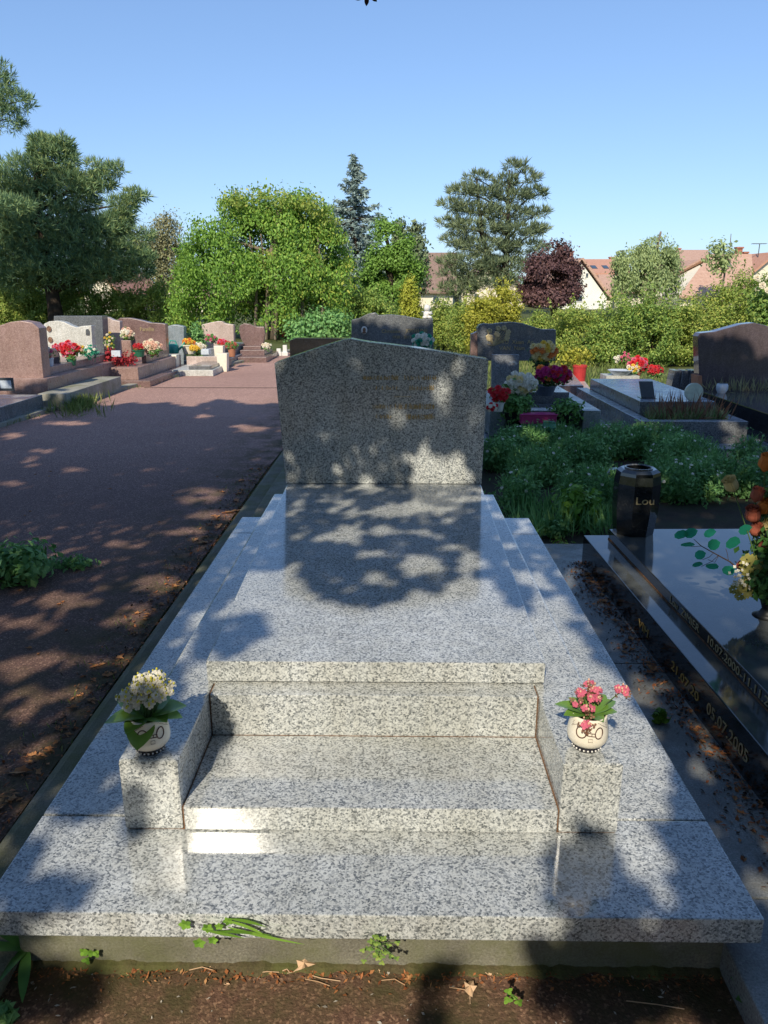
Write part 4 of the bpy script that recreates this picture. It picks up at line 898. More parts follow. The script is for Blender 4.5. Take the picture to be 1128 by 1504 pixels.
for x0, x1, y0, y1, Yq, mt, lb in ((163, 177, 515, 524, 11.7, 'paper', 'small white plaque standing behind the begonias'), (178, 194, 500, 527, 12.3, 'pink', 'pink plaque with an engraved rose before the rose headstone')):
    bm = BM(); pxbox(bm, x0, x1, y0, y1, Yq, .05); o = part('plaque', bm, mt, bevel=.004); base_at(o); lone(o, lb, 'plaque')
# pale blue headstone, planters
G = grave('grave', (-4.1, 14.9, 0), 'pale blue grey headstone with a gently arched top, fourth in the left row')
bm = BM(); pxprism(bm, [(246, 540), (246, 479), (254, 477), (263, 478), (270, 480), (270, 540)], 15.0, .2); part('headstone', bm, 'paleblue', G, bevel=.01)
G = grave('grave_bed', (-3.9, 14, 0), 'low pink edged gravel bed with grey slab beside the path', 'grave bed')
a = aty(258, 530, 13.2); b_ = aty(318, 530, 13.2)
lbox(G, 'border', 'pinklight', a.x, b_.x, 13.9, 14.0, 0, .24); lbox(G, 'gravel', 'whitegr', a.x, b_.x, 12.9, 13.89, 0, .10); lbox(G, 'slab', 'darkgrey', a.x + .28, b_.x - .05, 12.95, 14.6, .1005, .16)
for px, yt, yb, w, Yq, mt, pet, lb, hh in ((277, 506, 520, 11, 14.4, 'cream', ['petal_yellow', 'petal_orange'], 'yellow orange flowers in a cream bowl in the left row', 6), (286, 515, 524, 0, 14.2, None, ['petal_yellow'], 'bright yellow low flowers below the cream bowl', 5), (293, 512, 0, 0, 14.5, None, ['petal_white', 'petal_cream'], 'white flowers right of the cream bowl', 6),
                          (327, 506, 513, 6, 14.9, 'terra', ['petal_red', 'petal_pink'], 'red flowers in a terracotta pot before the pale pink stone', 5), (340, 510, 524, 6, 14.3, 'terra', ['petal_brick', 'leafmid'], 'orange red plant in a terracotta pot near the path', 6), (310, 500, 0, 0, 15.1, None, ['petal_pink', 'leafmid'], 'pink and green sprig left of the pale pink stone', 6)):
    bouquet(px, yt - 4, hh + 3, Yq, pet, lb, pot=mt, pottop=yt if mt else None, potbot=yb if mt else None, potw=w, heads=9, hr=.4, ry=.5, nleaf=20, leaf='leafmid')
for px0, px1, yt, yb, Yq, mt, nm, lb in ((247, 260, 521, 533, 13.6, 'cream', 'planter', 'small cream square planter at the left of the gravel bed'), (318, 334, 519, 531, 13.6, 'cream', 'planter', 'tapered cream square planter near the path edge'), (314, 328, 508, 518, 14.6, 'cream', 'planter', 'wide cream trough before the pale pink stone'), (295, 307, 513, 521, 14.2, 'paper', 'plaque', 'small white card beside the cream bowl')):
    k = mpp(Yq); a = aty((px0 + px1) / 2, yb, Yq); hw = (px1 - px0) / 2 * k; bm = BM(); vs = box(bm, a.x - hw, a.x + hw, Yq, Yq + .2, 0 if nm == 'planter' else max(0, a.z), aty(0, yt, Yq).z)
    for v in vs:
        if v.co.z < .1: v.co.x = a.x + (v.co.x - a.x) * .8
    o = part(nm, bm, mt, bevel=.006); base_at(o); lone(o, lb, nm)
a = aty(255, 519, 14.3); k = mpp(14.3); t = thing('watering_can', a, 'teal plastic watering can in front of the pale blue stone', 'watering can')
bm = BM(); lathe(bm, a, [(.09, 0), (.10, .02), (.10, .14), (.07, .17)], 18); part('can_body', bm, 'teal', t, True)
bm = BM(); tube(bm, [a + Vector((.08, 0, .05)), a + Vector((.17, 0, .13)), a + Vector((.22, 0, .20))], [.022, .018, .014], 8); part('spout', bm, 'teal', t)
bm = BM(); tube(bm, [a + Vector((-.08, 0, .15)), a + Vector((-.04, 0, .23)), a + Vector((.05, 0, .22)), a + Vector((.07, 0, .16))], .012, 6); part('handle', bm, 'teal', t)
# small conifer in the row
a = aty(290, 520, 15.4); t = thing('dwarf_conifer', a, 'small dark dwarf conifer left of the pale pink headstone', 'tree'); t.location.z = 0
cloud('crown', pxblobs([(290, 505, 9, 18), (291, 488, 6, 14)], 15.4), 90, 14, .05, .03, 'weed', t, shell=.3)
bm = BM(); tube(bm, [(a.x, 15.4, 0), (a.x, 15.4, .5)], .03, 6); part('trunk', bm, 'bark', t)
# pale pink and heart-shaped headstones
G = grave('grave', (-3.7, 16, 0), 'pale pink headstone with a stepped curved top, fifth in the left row')
bm = BM(); pxprism(bm, [(303, 530), (296, 477), (308, 474), (318, 472), (326, 472), (330, 475), (343, 477), (344, 530)], 15.8, .16); part('headstone', bm, 'pinklight', G, bevel=.01)
lbox(G, 'slab', 'bluegrey', -3.9, -3.12, 14.3, 17, 0, .13); lbox(G, 'upper_slab', 'bluegrey', -3.6, -3.2, 15.0, 16.9, .1305, .30)
G = grave('grave', (-3.0, 17, 0), 'heart shaped dark rose headstone on stepped grey slabs, last in the left row')
bm = BM(); pxprism(bm, [(360, 508), (354, 498), (351, 486), (352, 478), (358, 475), (366, 476), (377, 480), (388, 480), (389, 490), (386, 508)], 16.6, .16); part('headstone', bm, 'rosedark', G, bevel=.01)
a = aty(366, 508, 16.4).x; b_ = aty(402, 508, 16.4).x
for i, (y0, z0, z1) in enumerate(((15.4, 0, .10), (15.9, .1005, .20), (16.2, .2005, .26))): lbox(G, 'step', 'rosedark', a - .1, b_ - .12 * i, y0, 17.0 + .01 * i, z0, z1)
bouquet(392, 508, 7, 16.2, ['petal_white', 'petal_cream'], 'small white flowers right of the heart shaped headstone', heads=6, hr=.4)
for px, yt, lb in ((409, 512, 'nearer small white post at the end of the path'), (418, 507, 'farther small white post beside the low dark slab')):
    k = mpp(17); a = aty(px, yt, 17); bm = BM(); box(bm, a.x - 3 * k, a.x + 3 * k, 17, 17.08, 0, a.z); box(bm, a.x - 4.5 * k, a.x + 4.5 * k, 16.97, 17.1, 0.0, .08)
    o = part('post', bm, 'whiteplain', bevel=.005); base_at(o); lone(o, lb, 'post')
a = aty(413, 494, 24); bm = BM(); lathe(bm, (a.x, 24, 0), [(.26, 0), (.26, .03), (.17, .031), (.03, .72)], 18); o = part('traffic_cone', bm, 'yellow', smooth=False); base_at(o); o.location = (a.x, 24, 0.0); lone(o, 'orange traffic cone by the far trees', 'traffic cone')
# =================================================================== TREES
def tree(name, px, Y, label, cat='tree', group=None):
    a = aty(px, 480, Y); return thing(name, (a.x, Y, 0), label, cat, group), Vector((a.x, Y, 0))
# big dark pine, left
t, b = tree('pine_tree', 84, 24, 'large dark blue green pine with a straight trunk at the left')
pb = pxblobs([(80, 235, 36, 26), (40, 262, 46, 32), (10, 300, 50, 44), (108, 285, 40, 30), (148, 266, 20, 14), (180, 300, 22, 11), (160, 330, 34, 18), (60, 330, 70, 45), (130, 350, 60, 32), (185, 372, 34, 22), (20, 375, 55, 40), (90, 390, 70, 32), (150, 396, 50, 20), (200, 398, 24, 16), (30, 402, 60, 22), (65, 216, 22, 18), (-30, 330, 60, 60), (90, 212, 18, 12), (140, 245, 14, 9), (168, 248, 14, 8), (196, 288, 16, 8), (205, 284, 9, 6), (178, 318, 22, 9), (60, 208, 14, 9), (120, 268, 24, 12), (208, 345, 18, 9), (215, 378, 14, 8)], 24, .8)
needles('crown', pb, 8500, 11, .105, 'pine', t, .10, .7, .5, .7)
needles('inner_crown', [(x, y + .5, z, a * .7, b_ * .7, c * .7) for x, y, z, a, b_, c in pb], 1700, 9, .14, 'pine', t, .12, .3, .0)
bm = BM(); trunk(bm, b, (b[0] - .1, b[1], 5.2), .24, .06, limbs_for(pb, b, (b[0], b[1], 5.0), .07, 17)); part('trunk', bm, 'bark', t, True)
# second pine, branch reaching in at the left
t, b = tree('pine_tree', -190, 19, 'taller pine mostly outside the left edge, one high branch reaching in')
pb = pxblobs([(5, 110, 16, 18), (25, 150, 24, 14), (10, 175, 26, 16), (-10, 135, 30, 30), (-70, 170, 60, 50), (-110, 90, 70, 60), (-160, 40, 90, 70), (-170, 200, 100, 60), (8, 302, 40, 12), (-30, 300, 40, 18), (-150, 330, 90, 50)], 19, .9)
needles('crown', pb, 5600, 11, .09, 'pine', t, .10, .7, .5, .7)
bm = BM(); trunk(bm, b, (b[0], b[1], 9.5), .26, .06, limbs_for(pb, b, (b[0], b[1], 9.0), .07)); part('trunk', bm, 'bark', t, True)
# thin brown-green tree
t, b = tree('slender_tree', 242, 34, 'thin brownish green tree between the pine and the bright broad tree')
pb = pxblobs([(240, 345, 24, 22), (225, 375, 28, 28), (255, 375, 20, 30), (243, 410, 24, 26), (200, 355, 14, 20), (246, 325, 10, 10)], 34)
cloud('crown', pb, 1300, 9, .22, .05, 'brown', t, shell=.2)
bm = BM(); trunk(bm, b, (b[0], b[1], 3.2), .14, .03, limbs_for(pb, b, (b[0], b[1], 3.2), .05)); part('trunk', bm, 'bark', t, True)
# broad bright green tree (weeping locust)
t, b = tree('locust_tree', 400, 23, 'broad bright green weeping tree with yellowing top, left of centre')
def hang(L, Y, n, per, length, leaf, mat, t_, spread=.11, cv=2.2):
    """hanging leafy strands under a dome"""
    C, D = blob_points(pxblobs(L, Y), n, .75, -.25)
    c = np.repeat(C, per, 0); d = np.repeat(D, per, 0); k = np.tile(np.linspace(0, 1, per), n)[:, None]; ln = np.repeat(length * rng.uniform(.4, 1.1, n), per)[:, None]
    P = c + d * k * np.array([.35, .35, 0]) * ln * .6; P[:, 2:] -= k * ln; P += rng.normal(size=P.shape) * spread
    nr = unit(d + rng.normal(size=P.shape) * .6 + np.array([0, -.2, .3])); ax = rng.normal(size=P.shape) * .7 + np.array([0, 0, -1]); s = leaf * rng.uniform(.6, 1.3, len(P))
    kk = (P[:, 2] > .15) & carved(P, cv, .75); return quadmesh('crown', quads(P[kk], ax[kk], nr[kk], s[kk], s[kk] * .45), mat, t_)
LB = [(368, 330, 40, 30), (430, 334, 46, 34), (345, 302, 22, 13), (380, 296, 20, 13), (418, 300, 24, 12), (454, 304, 22, 12), (300, 356, 28, 20), (330, 385, 60, 40), (420, 390, 70, 50), (480, 380, 34, 50), (290, 400, 34, 42), (380, 440, 70, 42), (460, 440, 50, 42), (300, 450, 38, 34), (495, 430, 22, 30), (265, 440, 14, 30), (345, 296, 18, 12), (388, 286, 20, 9), (440, 296, 26, 12), (470, 318, 20, 16), (290, 328, 12, 9), (312, 334, 16, 12), (275, 372, 14, 14), (492, 345, 12, 14), (505, 385, 12, 16)]
hang(LB, 23, 2300, 26, 1.0, .050, 'acacia', t, .10)
cloud('inner_crown', pxblobs([(x, y, a * .85, b_ * .85, .8) for x, y, a, b_ in LB], 23), 1100, 16, .16, .055, 'acacia', t, shell=.1)
cloud('yellow_top', pxblobs([(345, 290, 20, 9), (380, 285, 18, 8), (420, 290, 24, 9), (455, 297, 24, 10), (478, 318, 16, 14), (400, 380, 20, 16), (460, 372, 18, 20)], 22.6), 170, 13, .16, .045, 'hedge', t, droop=.5, shell=.1)
bm = BM(); pb = pxblobs(LB, 23); trunk(bm, b, (b[0] + .2, b[1], 3.6), .22, .07, limbs_for(pb, b, (b[0], b[1], 3.2), .06)); part('trunk', bm, 'barklight', t, True)
bm = BM()
for px in (372, 388, 402, 440, 470): a = aty(px, 480, 22.4); tube(bm, [(a.x, 22.6, 0), (a.x + .1, 22.6, 1.3), (a.x - .05, 22.8, 2.9)], [.05, .04, .02], 6)
part('side_trunks', bm, 'barklight', t)
# blue spruce
t, b = tree('spruce_tree', 523, 42, 'tall narrow blue spruce rising behind the broad green tree')
k = mpp(42); V = []; 
apex = aty(519, 234, 42); bot = 4.0; TW = BM()
P_, A_, S_ = [], [], []
nl = 22
for i in range(nl):
    f = i / (nl - 1); z = apex.z - (apex.z - .8) * f; rad = (3 + 74 * f ** .8) * k
    for j in range(8 + int(12 * f)):
        az = random.random() * 6.283; ln = rad * random.uniform(.7, 1.12); zz = z + random.uniform(-.15, .15)
        for s in range(int(10 + ln * 26)):
            u = random.random() ** .7; r_ = ln * u; dz = -.18 * r_ + .16 * u * u * ln + (.1 if u > .8 else 0)
            P_.append((b.x + math.cos(az) * r_ + random.gauss(0, .06), 42 + math.sin(az) * r_ + random.gauss(0, .06), zz + dz - abs(random.gauss(0, .13)) * (1 - u * .5)))
            A_.append((math.cos(az) + random.gauss(0, .6), math.sin(az) + random.gauss(0, .6), -.35 + random.gauss(0, .4))); S_.append(random.uniform(.08, .18))
        tube(TW, [(b.x, 42, zz), (b.x + math.cos(az) * ln * .8, 42 + math.sin(az) * ln * .8, zz - .1 * ln)], [.03, .01], 4)
P_ = np.array(P_); A_ = np.array(A_); S_ = np.array(S_)
quadmesh('crown', quads(P_, A_, rng.normal(size=P_.shape), S_, S_ * .3), 'spruce', t)
tube(TW, [(b.x, 42, 0), (b.x, 42, apex.z * .6), (b.x - .12, 42, apex.z)], [.22, .11, .015], 8); part('trunk', TW, 'bark', t)
# fresh green tree + columnar tips
t, b = tree('maple_tree', 572, 27, 'fresh bright green small tree right of the spruce')
pb = pxblobs([(568, 345, 18, 30), (560, 385, 24, 28), (590, 378, 22, 22), (548, 415, 22, 25), (585, 415, 30, 28), (560, 450, 34, 25), (610, 405, 14, 20), (600, 360, 9, 14)], 27)
cloud('crown', pb, 2300, 13, .12, .048, 'lime', t, shell=.3, carve=3, camt=.8)
bm = BM(); trunk(bm, b, (b[0], b[1], 3.6), .12, .03, limbs_for(pb, b, (b[0], b[1], 3.4), .04)); part('trunk', bm, 'bark', t, True)
for px, top, lb in ((587, 318, 'left slim dark tree tip above the fresh green tree'), (612, 322, 'right slim dark tree tip above the fresh green tree')):
    t, b = tree('slim_tree', px, 36, lb)
    pb = pxblobs([(px, top + 14, 4, 12), (px, top + 35, 8, 16), (px + 2, top + 60, 13, 18), (px, top + 90, 15, 20)], 36)
    cloud('crown', pb, 300, 10, .16, .09, 'pine2', t, shell=.2); bm = BM(); tube(bm, [b, (b[0], b[1], aty(px, top + 8, 36).z)], [.1, .02], 6); part('trunk', bm, 'bark', t)
# golden conifer
t, b = tree('golden_conifer', 603, 20, 'small golden yellow flame shaped conifer behind the dark headstone')
pb = pxblobs([(602, 422, 5, 12), (602, 438, 10, 14), (603, 455, 14, 16), (604, 475, 15, 18)], 20)
cloud('crown', pb, 420, 12, .07, .045, 'goldc', t, droop=-1.2, aspect=.35, shell=.5); bm = BM(); tube(bm, [b, (b[0], b[1], 1.2)], [.06, .03], 6); part('trunk', bm, 'bark', t)
# black pine, right of centre
t, b = tree('pine_tree', 735, 46, 'tall layered olive green pine in the middle distance, right of centre')
LP = [(752, 246, 12, 9), (768, 245, 12, 8), (775, 262, 18, 10), (742, 268, 18, 10), (700, 262, 18, 8), (680, 280, 24, 9), (710, 285, 26, 10), (752, 290, 28, 10), (785, 285, 18, 10), (668, 302, 22, 9), (700, 308, 34, 10), (745, 315, 38, 11), (790, 313, 16, 9), (662, 328, 20, 8), (700, 335, 42, 11), (760, 340, 38, 12), (795, 338, 12, 8), (668, 352, 24, 8), (710, 362, 46, 12), (770, 366, 34, 12), (690, 385, 44, 12), (745, 392, 50, 13), (668, 402, 26, 9), (720, 415, 45, 12), (675, 425, 28, 14)]
pb = pxblobs([(x, y, a * 1.05, b_ * .74) for x, y, a, b_ in LP], 46, 1.0)
needles('crown', pb, 2300, 12, .21, 'pine2', t, .10, .9, .55, .6)
bm = BM(); tp = aty(752, 250, 46); trunk(bm, b, (tp.x, 46, tp.z), .28, .05, limbs_for(pb, b, (tp.x, 46, tp.z), .07, 25)); tp = aty(700, 262, 46); tube(bm, [b + Vector((0, 0, 1)), b.lerp(tp, .5) + Vector((-.4, 0, .6)), tp], [.2, .14, .04], 7); part('trunk', bm, 'bark', t, True)
# purple plum
t, b = tree('plum_tree', 812, 30, 'round dark purple leaved plum tree on the right')
pb = pxblobs([(818, 368, 17, 14), (795, 386, 18, 14), (832, 388, 17, 16), (808, 404, 36, 20), (782, 424, 18, 18), (838, 422, 18, 16), (806, 438, 34, 13), (842, 398, 10, 9), (770, 430, 9, 10)], 30)
cloud('crown', pb, 2300, 14, .13, .055, 'purple', t, shell=.35, carve=3, camt=.8)
bm = BM(); trunk(bm, b, (b[0], b[1], 2.8), .14, .05, limbs_for(pb, b, (b[0], b[1], 2.6), .05)); part('trunk', bm, 'bark', t, True)
# pale willow
t, b = tree('willow_tree', 955, 44, 'pale green drooping willow in front of the red roofs')
LW = [(962, 365, 24, 18), (930, 378, 22, 16), (955, 390, 42, 24), (985, 378, 12, 18), (915, 388, 16, 18), (950, 415, 46, 22)]
hang(LW, 44, 1000, 18, 1.4, .085, 'willow', t, .13)
bm = BM(); pb = pxblobs(LW, 44); trunk(bm, b, (b[0], b[1], 4.4), .2, .05, limbs_for(pb, b, (b[0], b[1], 4.2), .06)); part('trunk', bm, 'barklight', t, True)
t, b = tree('birch_tree', 1055, 55, 'sparse pale young tree poking above the right roofs')
pb = pxblobs([(1056, 365, 10, 12), (1048, 378, 10, 8), (1070, 374, 7, 6), (1060, 388, 14, 10)], 55); cloud('crown', pb, 90, 9, .3, .13, 'willow', t, shell=.1)
bm = BM(); trunk(bm, b, (b[0], b[1], 5), .1, .02, limbs_for(pb, b, (b[0], b[1], 4.8), .03)); part('trunk', bm, 'barklight', t)
# shrubs of the hedge
SH = [ # px, py, rx, ry, Y, mat, label
 (10, 440, 40, 34, 25.5, 'hedge', 'yellow green hedge shrub at the far left edge'),
 (50, 448, 30, 26, 25, 'hedge', 'yellow green hedge shrub just left of the pine trunk'),
 (118, 440, 34, 32, 25.2, 'hedge', 'yellow green hedge shrub just right of the pine trunk'),
 (170, 448, 34, 30, 25, 'hedge', 'yellow green hedge shrub above the rose headstone'),
 (222, 445, 32, 38, 25, 'hedge', 'yellow green hedge shrub above the pale blue headstone'),
 (262, 458, 22, 30, 24.6, 'hedgeg', 'narrow green hedge shrub left of the broad bright tree'),
 (520, 455, 34, 36, 24.2, 'hedgeg', 'green hedge shrub behind the dark wavy headstone'),
 (556, 462, 30, 22, 23.8, 'hedgeg', 'low green hedge shrub left of the golden conifer'),
 (655, 470, 34, 34, 19, 'hedge', 'yellow green shrub right of the cherub'),
 (690, 478, 34, 40, 18, 'hedge', 'yellow green shrub left of the gilt bouquet headstone'),
 (735, 450, 32, 32, 17.5, 'hedgey', 'bright yellow leaved shrub above the gilt bouquet headstone'),
 (710, 462, 26, 24, 17, 'hedgey', 'smaller bright yellow leaved shrub beside the large one'),
 (850, 490, 44, 44, 15.5, 'hedge', 'yellow green hedge shrub below the purple tree'),
 (800, 490, 36, 36, 16, 'hedge', 'yellow green hedge shrub behind the yellow roses'),
 (910, 482, 48, 56, 15, 'hedgeg', 'tall green hedge shrub above the geranium'),
 (955, 478, 44, 60, 14.8, 'hedgeg', 'dark green hedge shrub in the middle of the right hedge'),
 (1000, 485, 40, 54, 15, 'hedge', 'mixed green hedge shrub left of the mahogany headstone'),
 (1040, 468, 40, 56, 15.5, 'hedge', 'yellowish hedge shrub above the mahogany headstone'),
 (1090, 450, 44, 58, 16, 'hedge', 'olive hedge shrub near the right edge with cream flowers'),
 (1140, 455, 40, 60, 16, 'hedgeg', 'green hedge shrub cut by the right edge')]
for px, py, rx, ry, Y, mt, lb in SH:
    k = mpp(Y); a = aty(px, py, Y); t = thing('hedge_shrub', (a.x, Y, 0), lb, 'shrub', 'shrubs of the hedge')
    L = [(px, py + ry * .25, rx * .95, ry * .8), (px - rx * .45, py + ry * .05, rx * .5, ry * .5), (px + rx * .4, py - ry * .15, rx * .5, ry * .5), (px + random.uniform(-.3, .3) * rx, py - ry * .55, rx * .38, ry * .38)]
    pbs = pxblobs(L, Y); low = aty(px, py, Y).z
    pbs.append((a.x, Y, low * .45, rx * k * .95, rx * k * .9, low * .55))
    near = Y < 20
    for q in range(9):
        jx, jy = random.uniform(-.85, .85), random.uniform(-.75, .8); pbs += pxblobs([(px + jx * rx, py + jy * ry, rx * random.uniform(.16, .3), ry * random.uniform(.14, .26))], Y - rx * k * .75 * math.sqrt(max(.05, 1 - jx * jx)))
    cloud('leaves', pbs, 950 if near else 700, 15, .065 if near else .10, .027 if near else .040, mt, t, shell=.6, aspect=.45, zmin=.02, carve=4.5 if near else 3.0, camt=1.1)
    # long upright shoots
    C, D = blob_points(pbs, 46 if near else 26, .8, -.1); per = 12
    dirs = unit(D * .5 + np.array([0, 0, 1]) + rng.normal(size=D.shape) * .25); ln = rng.uniform(.12, .34, len(C)) * (1 if near else 1.8)
    c = np.repeat(C, per, 0) + np.repeat(dirs * ln[:, None], per, 0) * np.tile(np.linspace(0, 1, per), len(C))[:, None] + rng.normal(size=(len(C) * per, 3)) * .022
    n_ = len(c); quadmesh2 = quadmesh('shoots', quads(c, rng.normal(size=(n_, 3)) + np.repeat(dirs, per, 0), rng.normal(size=(n_, 3)) + np.array([0, -.4, .6]), np.full(n_, .036 if near else .055), np.full(n_, .016 if near else .025)), mt, t)
    bm = BM()
    for q in range(5): tube(bm, [(a.x + random.gauss(0, rx * k * .2), Y, 0), (a.x + random.gauss(0, rx * k * .4), Y, low)], [.03, .012], 5)
    part('stems', bm, 'bark', t)
# dark recess below the broad tree
t, b = tree('evergreen_shrub', 478, 21.5, 'dark evergreen shrub in the shadow under the broad tree', 'shrub')
cloud('leaves', pxblobs([(470, 485, 30, 28), (440, 488, 24, 20), (500, 480, 22, 22)], 21.5), 300, 12, .12, .05, 'weed', t); bm = BM(); tube(bm, [b, b + Vector((0, 0, .6))], .04, 5); part('stem', bm, 'bark', t)
# tall grass tuft at right edge
t, b = tree('ornamental_grass', 1150, 11.5, 'fan of dark green blades at the right edge above the mahogany headstone', 'plant')
bm = BM()
for q in range(34):
    a = R(random.uniform(120, 240)); leafshape(bm, b + Vector((random.gauss(0, .05), random.gauss(0, .05), .7)), (math.cos(a), random.gauss(0, .4), random.uniform(.3, .9)), random.uniform(.4, .75), .012, curl=.5, seg=5)
part('blades', bm, 'leafmid', t); bm = BM(); tube(bm, [b, b + Vector((0, 0, .75))], .05, 6); part('stem', bm, 'bark', t)
bm = BM()
t, b = tree('rose_bush', 1120, 13.5, 'bush with large cream flowers at the right edge', 'shrub')
cloud('leaves', pxblobs([(1122, 440, 16, 24), (1126, 470, 16, 26)], 13.5), 120, 12, .08, .035, 'hedgeg', t)
for px, py in ((1120, 419), (1128, 426), (1112, 408)): rosette(bm, aty(px, py, 13.2), .06, (0, -1, .4))
part('flowers', bm, 'petal_cream', t); bm = BM(); tube(bm, [b, b + Vector((0, 0, 1))], .03, 5); part('stem', bm, 'bark', t)

# =================================================================== HOUSES
def roofhouse(label, Yf, depth, eL, eR, ridge, ybase, wallm, roofm, chim=(), skyl=(), over=.3, gable=True, wins=()):
    """gable facing the camera; points in photo pixels at depth Yf"""
    L = aty(*eL, Yf); Rr = aty(*eR, Yf); A = aty(*ridge, Yf)
    g = thing('house', ((L.x + Rr.x) / 2, Yf + depth / 2, 0), label, 'house', None)
    bm = BM(); prism(bm, [(L.x + over * .5, 0), (Rr.x - over * .5, 0), (Rr.x - over * .5, Rr.z), (A.x, A.z - .12), (L.x + over * .5, L.z)], Yf, Yf + depth); part('wall', bm, wallm, g)
    for P, Q in ((L, A), (A, Rr)):
        bm = BM(); d = (Q - P); nn = Vector((-d.z, 0, d.x)).normalized() * .16; e = d.normalized() * over
        p0 = P - (e if P is L else d * 0); q0 = Q + (e if Q is Rr else d * 0)
        prism(bm, [(p0.x, p0.z), (q0.x, q0.z), (q0.x + nn.x, q0.z + nn.z), (p0.x + nn.x, p0.z + nn.z)], Yf - .35, Yf + depth + .35); part('roof', bm, roofm, g)
    for px, py0, py1, w in chim:
        a = aty(px, py0, Yf + depth * .4); k = mpp(Yf + depth * .4); bm = BM(); box(bm, a.x - w * k, a.x + w * k, a.y, a.y + w * 2 * k, aty(px, py1, a.y).z, a.z); box(bm, a.x - w * 1.25 * k, a.x + w * 1.25 * k, a.y - .08, a.y + w * 2 * k + .08, a.z, a.z + .12); part('chimney', bm, 'brick', g)
    for px, py, w, h in wins:
        a = aty(px, py, Yf); k = mpp(Yf); bm = BM(); box(bm, a.x - w * k, a.x + w * k, Yf - .06, Yf + .01, a.z - h * k, a.z + h * k); wn = part('window', bm, 'whiteplain', g)
        bm = BM(); box(bm, a.x - w * k * .8, a.x + w * k * .8, Yf - .075, Yf - .061, a.z - h * k * .8, a.z + h * k * .8); part('pane', bm, 'glass', wn)
    return g
def sidehouse(label, Yf, x0, x1, yeave, yridge, slopedepth, roofm, wallm, chim=(), sky_=(), wins=(), skew=0):
    """roof slope facing the camera"""
    a = aty(x0, yeave, Yf); b_ = aty(x1, yeave, Yf); r = aty(x0, yridge, Yf + slopedepth)
    r0 = aty(x0 + skew, yridge, Yf + slopedepth); r1 = aty(x1, yridge, Yf + slopedepth)
    g = thing('house', ((a.x + b_.x) / 2, Yf + slopedepth, 0), label, 'house', None)
    bm = BM(); vs = [bm.verts.new(q) for q in ((a.x, Yf, 0), (b_.x, Yf, 0), (b_.x, Yf, a.z), (a.x, Yf, a.z))]; bm.faces.new(vs)
    e0 = bm.verts.new((a.x, Yf + slopedepth * 2, 0)); e1 = bm.verts.new((b_.x, Yf + slopedepth * 2, 0)); e2 = bm.verts.new((b_.x, Yf + slopedepth * 2, a.z)); e3 = bm.verts.new((a.x, Yf + slopedepth * 2, a.z))
    t0 = bm.verts.new((r0.x + .1, Yf + slopedepth, r.z - .1)); t1 = bm.verts.new((r1.x - .1, Yf + slopedepth, r.z - .1))
    bm.faces.new((vs[0], vs[3], t0, e3, e0)); bm.faces.new((vs[1], e1, e2, t1, vs[2])); bm.faces.new((e0, e3, e2, e1)); part('wall', bm, wallm, g)
    for ya, yb in ((Yf - .4, Yf + slopedepth), (Yf + slopedepth * 2 + .4, Yf + slopedepth)):
        bm = BM(); q = [(a.x - .3, ya, a.z - .05), (b_.x + .3, ya, a.z - .05), (r1.x + .3, yb, r.z), (r0.x - .3, yb, r.z)]
        lo = [bm.verts.new(v) for v in q]; hi = [bm.verts.new((v[0], v[1], v[2] + .16)) for v in q]
        bm.faces.new(lo[::-1]); bm.faces.new(hi)
        for i in range(4): bm.faces.new((lo[i], lo[(i + 1) % 4], hi[(i + 1) % 4], hi[i]))
        bmesh.ops.recalc_face_normals(bm, faces=bm.faces); part('roof', bm, roofm, g)
    for px, py0, py1, w in chim:
        Yc = Yf + slopedepth; p = aty(px, py0, Yc); k = mpp(Yc); bm = BM(); box(bm, p.x - w * k, p.x + w * k, Yc, Yc + w * 2 * k, aty(px, py1, Yc).z, p.z); box(bm, p.x - w * 1.25 * k, p.x + w * 1.25 * k, Yc - .08, Yc + w * 2 * k + .08, p.z, p.z + .12); part('chimney', bm, 'brick', g)
    sl = (r.z - a.z) / slopedepth
    for px, py, w, h in sky_:
        # intersect view ray with slope plane
        rr = Vector(_ray(px, py)); tt = (a.z + .17 - sl * Yf - H) / (rr.z - sl * rr.y); p = Vector((rr.x * tt, rr.y * tt, H + rr.z * tt)); k = mpp(p.y); hd = h * k / max(.2, sl) * .8
        def fr(f, o, m, nm, par):
            bm = BM(); q = [(p.x - w * k * f, p.y - hd * f), (p.x + w * k * f, p.y - hd * f), (p.x + w * k * f, p.y + hd * f), (p.x - w * k * f, p.y + hd * f)]
            lo = [bm.verts.new((x, y, a.z + .165 + sl * (y - Yf))) for x, y in q]; hi = [bm.verts.new((x, y, a.z + .165 + o + sl * (y - Yf))) for x, y in q]
            bm.faces.new(hi)
            for i in range(4): bm.faces.new((lo[i], lo[(i + 1) % 4], hi[(i + 1) % 4], hi[i]))
            return part(nm, bm, m, par)
        f0 = fr(1, .07, 'metal', 'skylight', g); fr(.75, .085, 'glass', 'pane', f0)
    for px, py, w, h in wins:
        p = aty(px, py, Yf); k = mpp(Yf); bm = BM(); box(bm, p.x - w * k, p.x + w * k, Yf - .06, Yf + .01, p.z - h * k, p.z + h * k); wn = part('window', bm, 'whiteplain', g)
        bm = BM(); box(bm, p.x - w * k * .8, p.x + w * k * .8, Yf - .075, Yf - .061, p.z - h * k * .8, p.z + h * k * .8); part('pane', bm, 'glass', wn)
    return g
sidehouse('house with steep brown tiled roof behind the pine', 62, 600, 665, 430, 374, 4.5, 'tilebr', 'wallcream', wins=((640, 440, 5, 5),))
roofhouse('cream house mostly hidden behind the layered pine', 66, 10, (672, 430), (772, 428), (722, 385), 470, 'wallcream', 'tilebr', wins=((745, 432, 4, 5), (700, 436, 4, 5), (735, 410, 4, 4)))
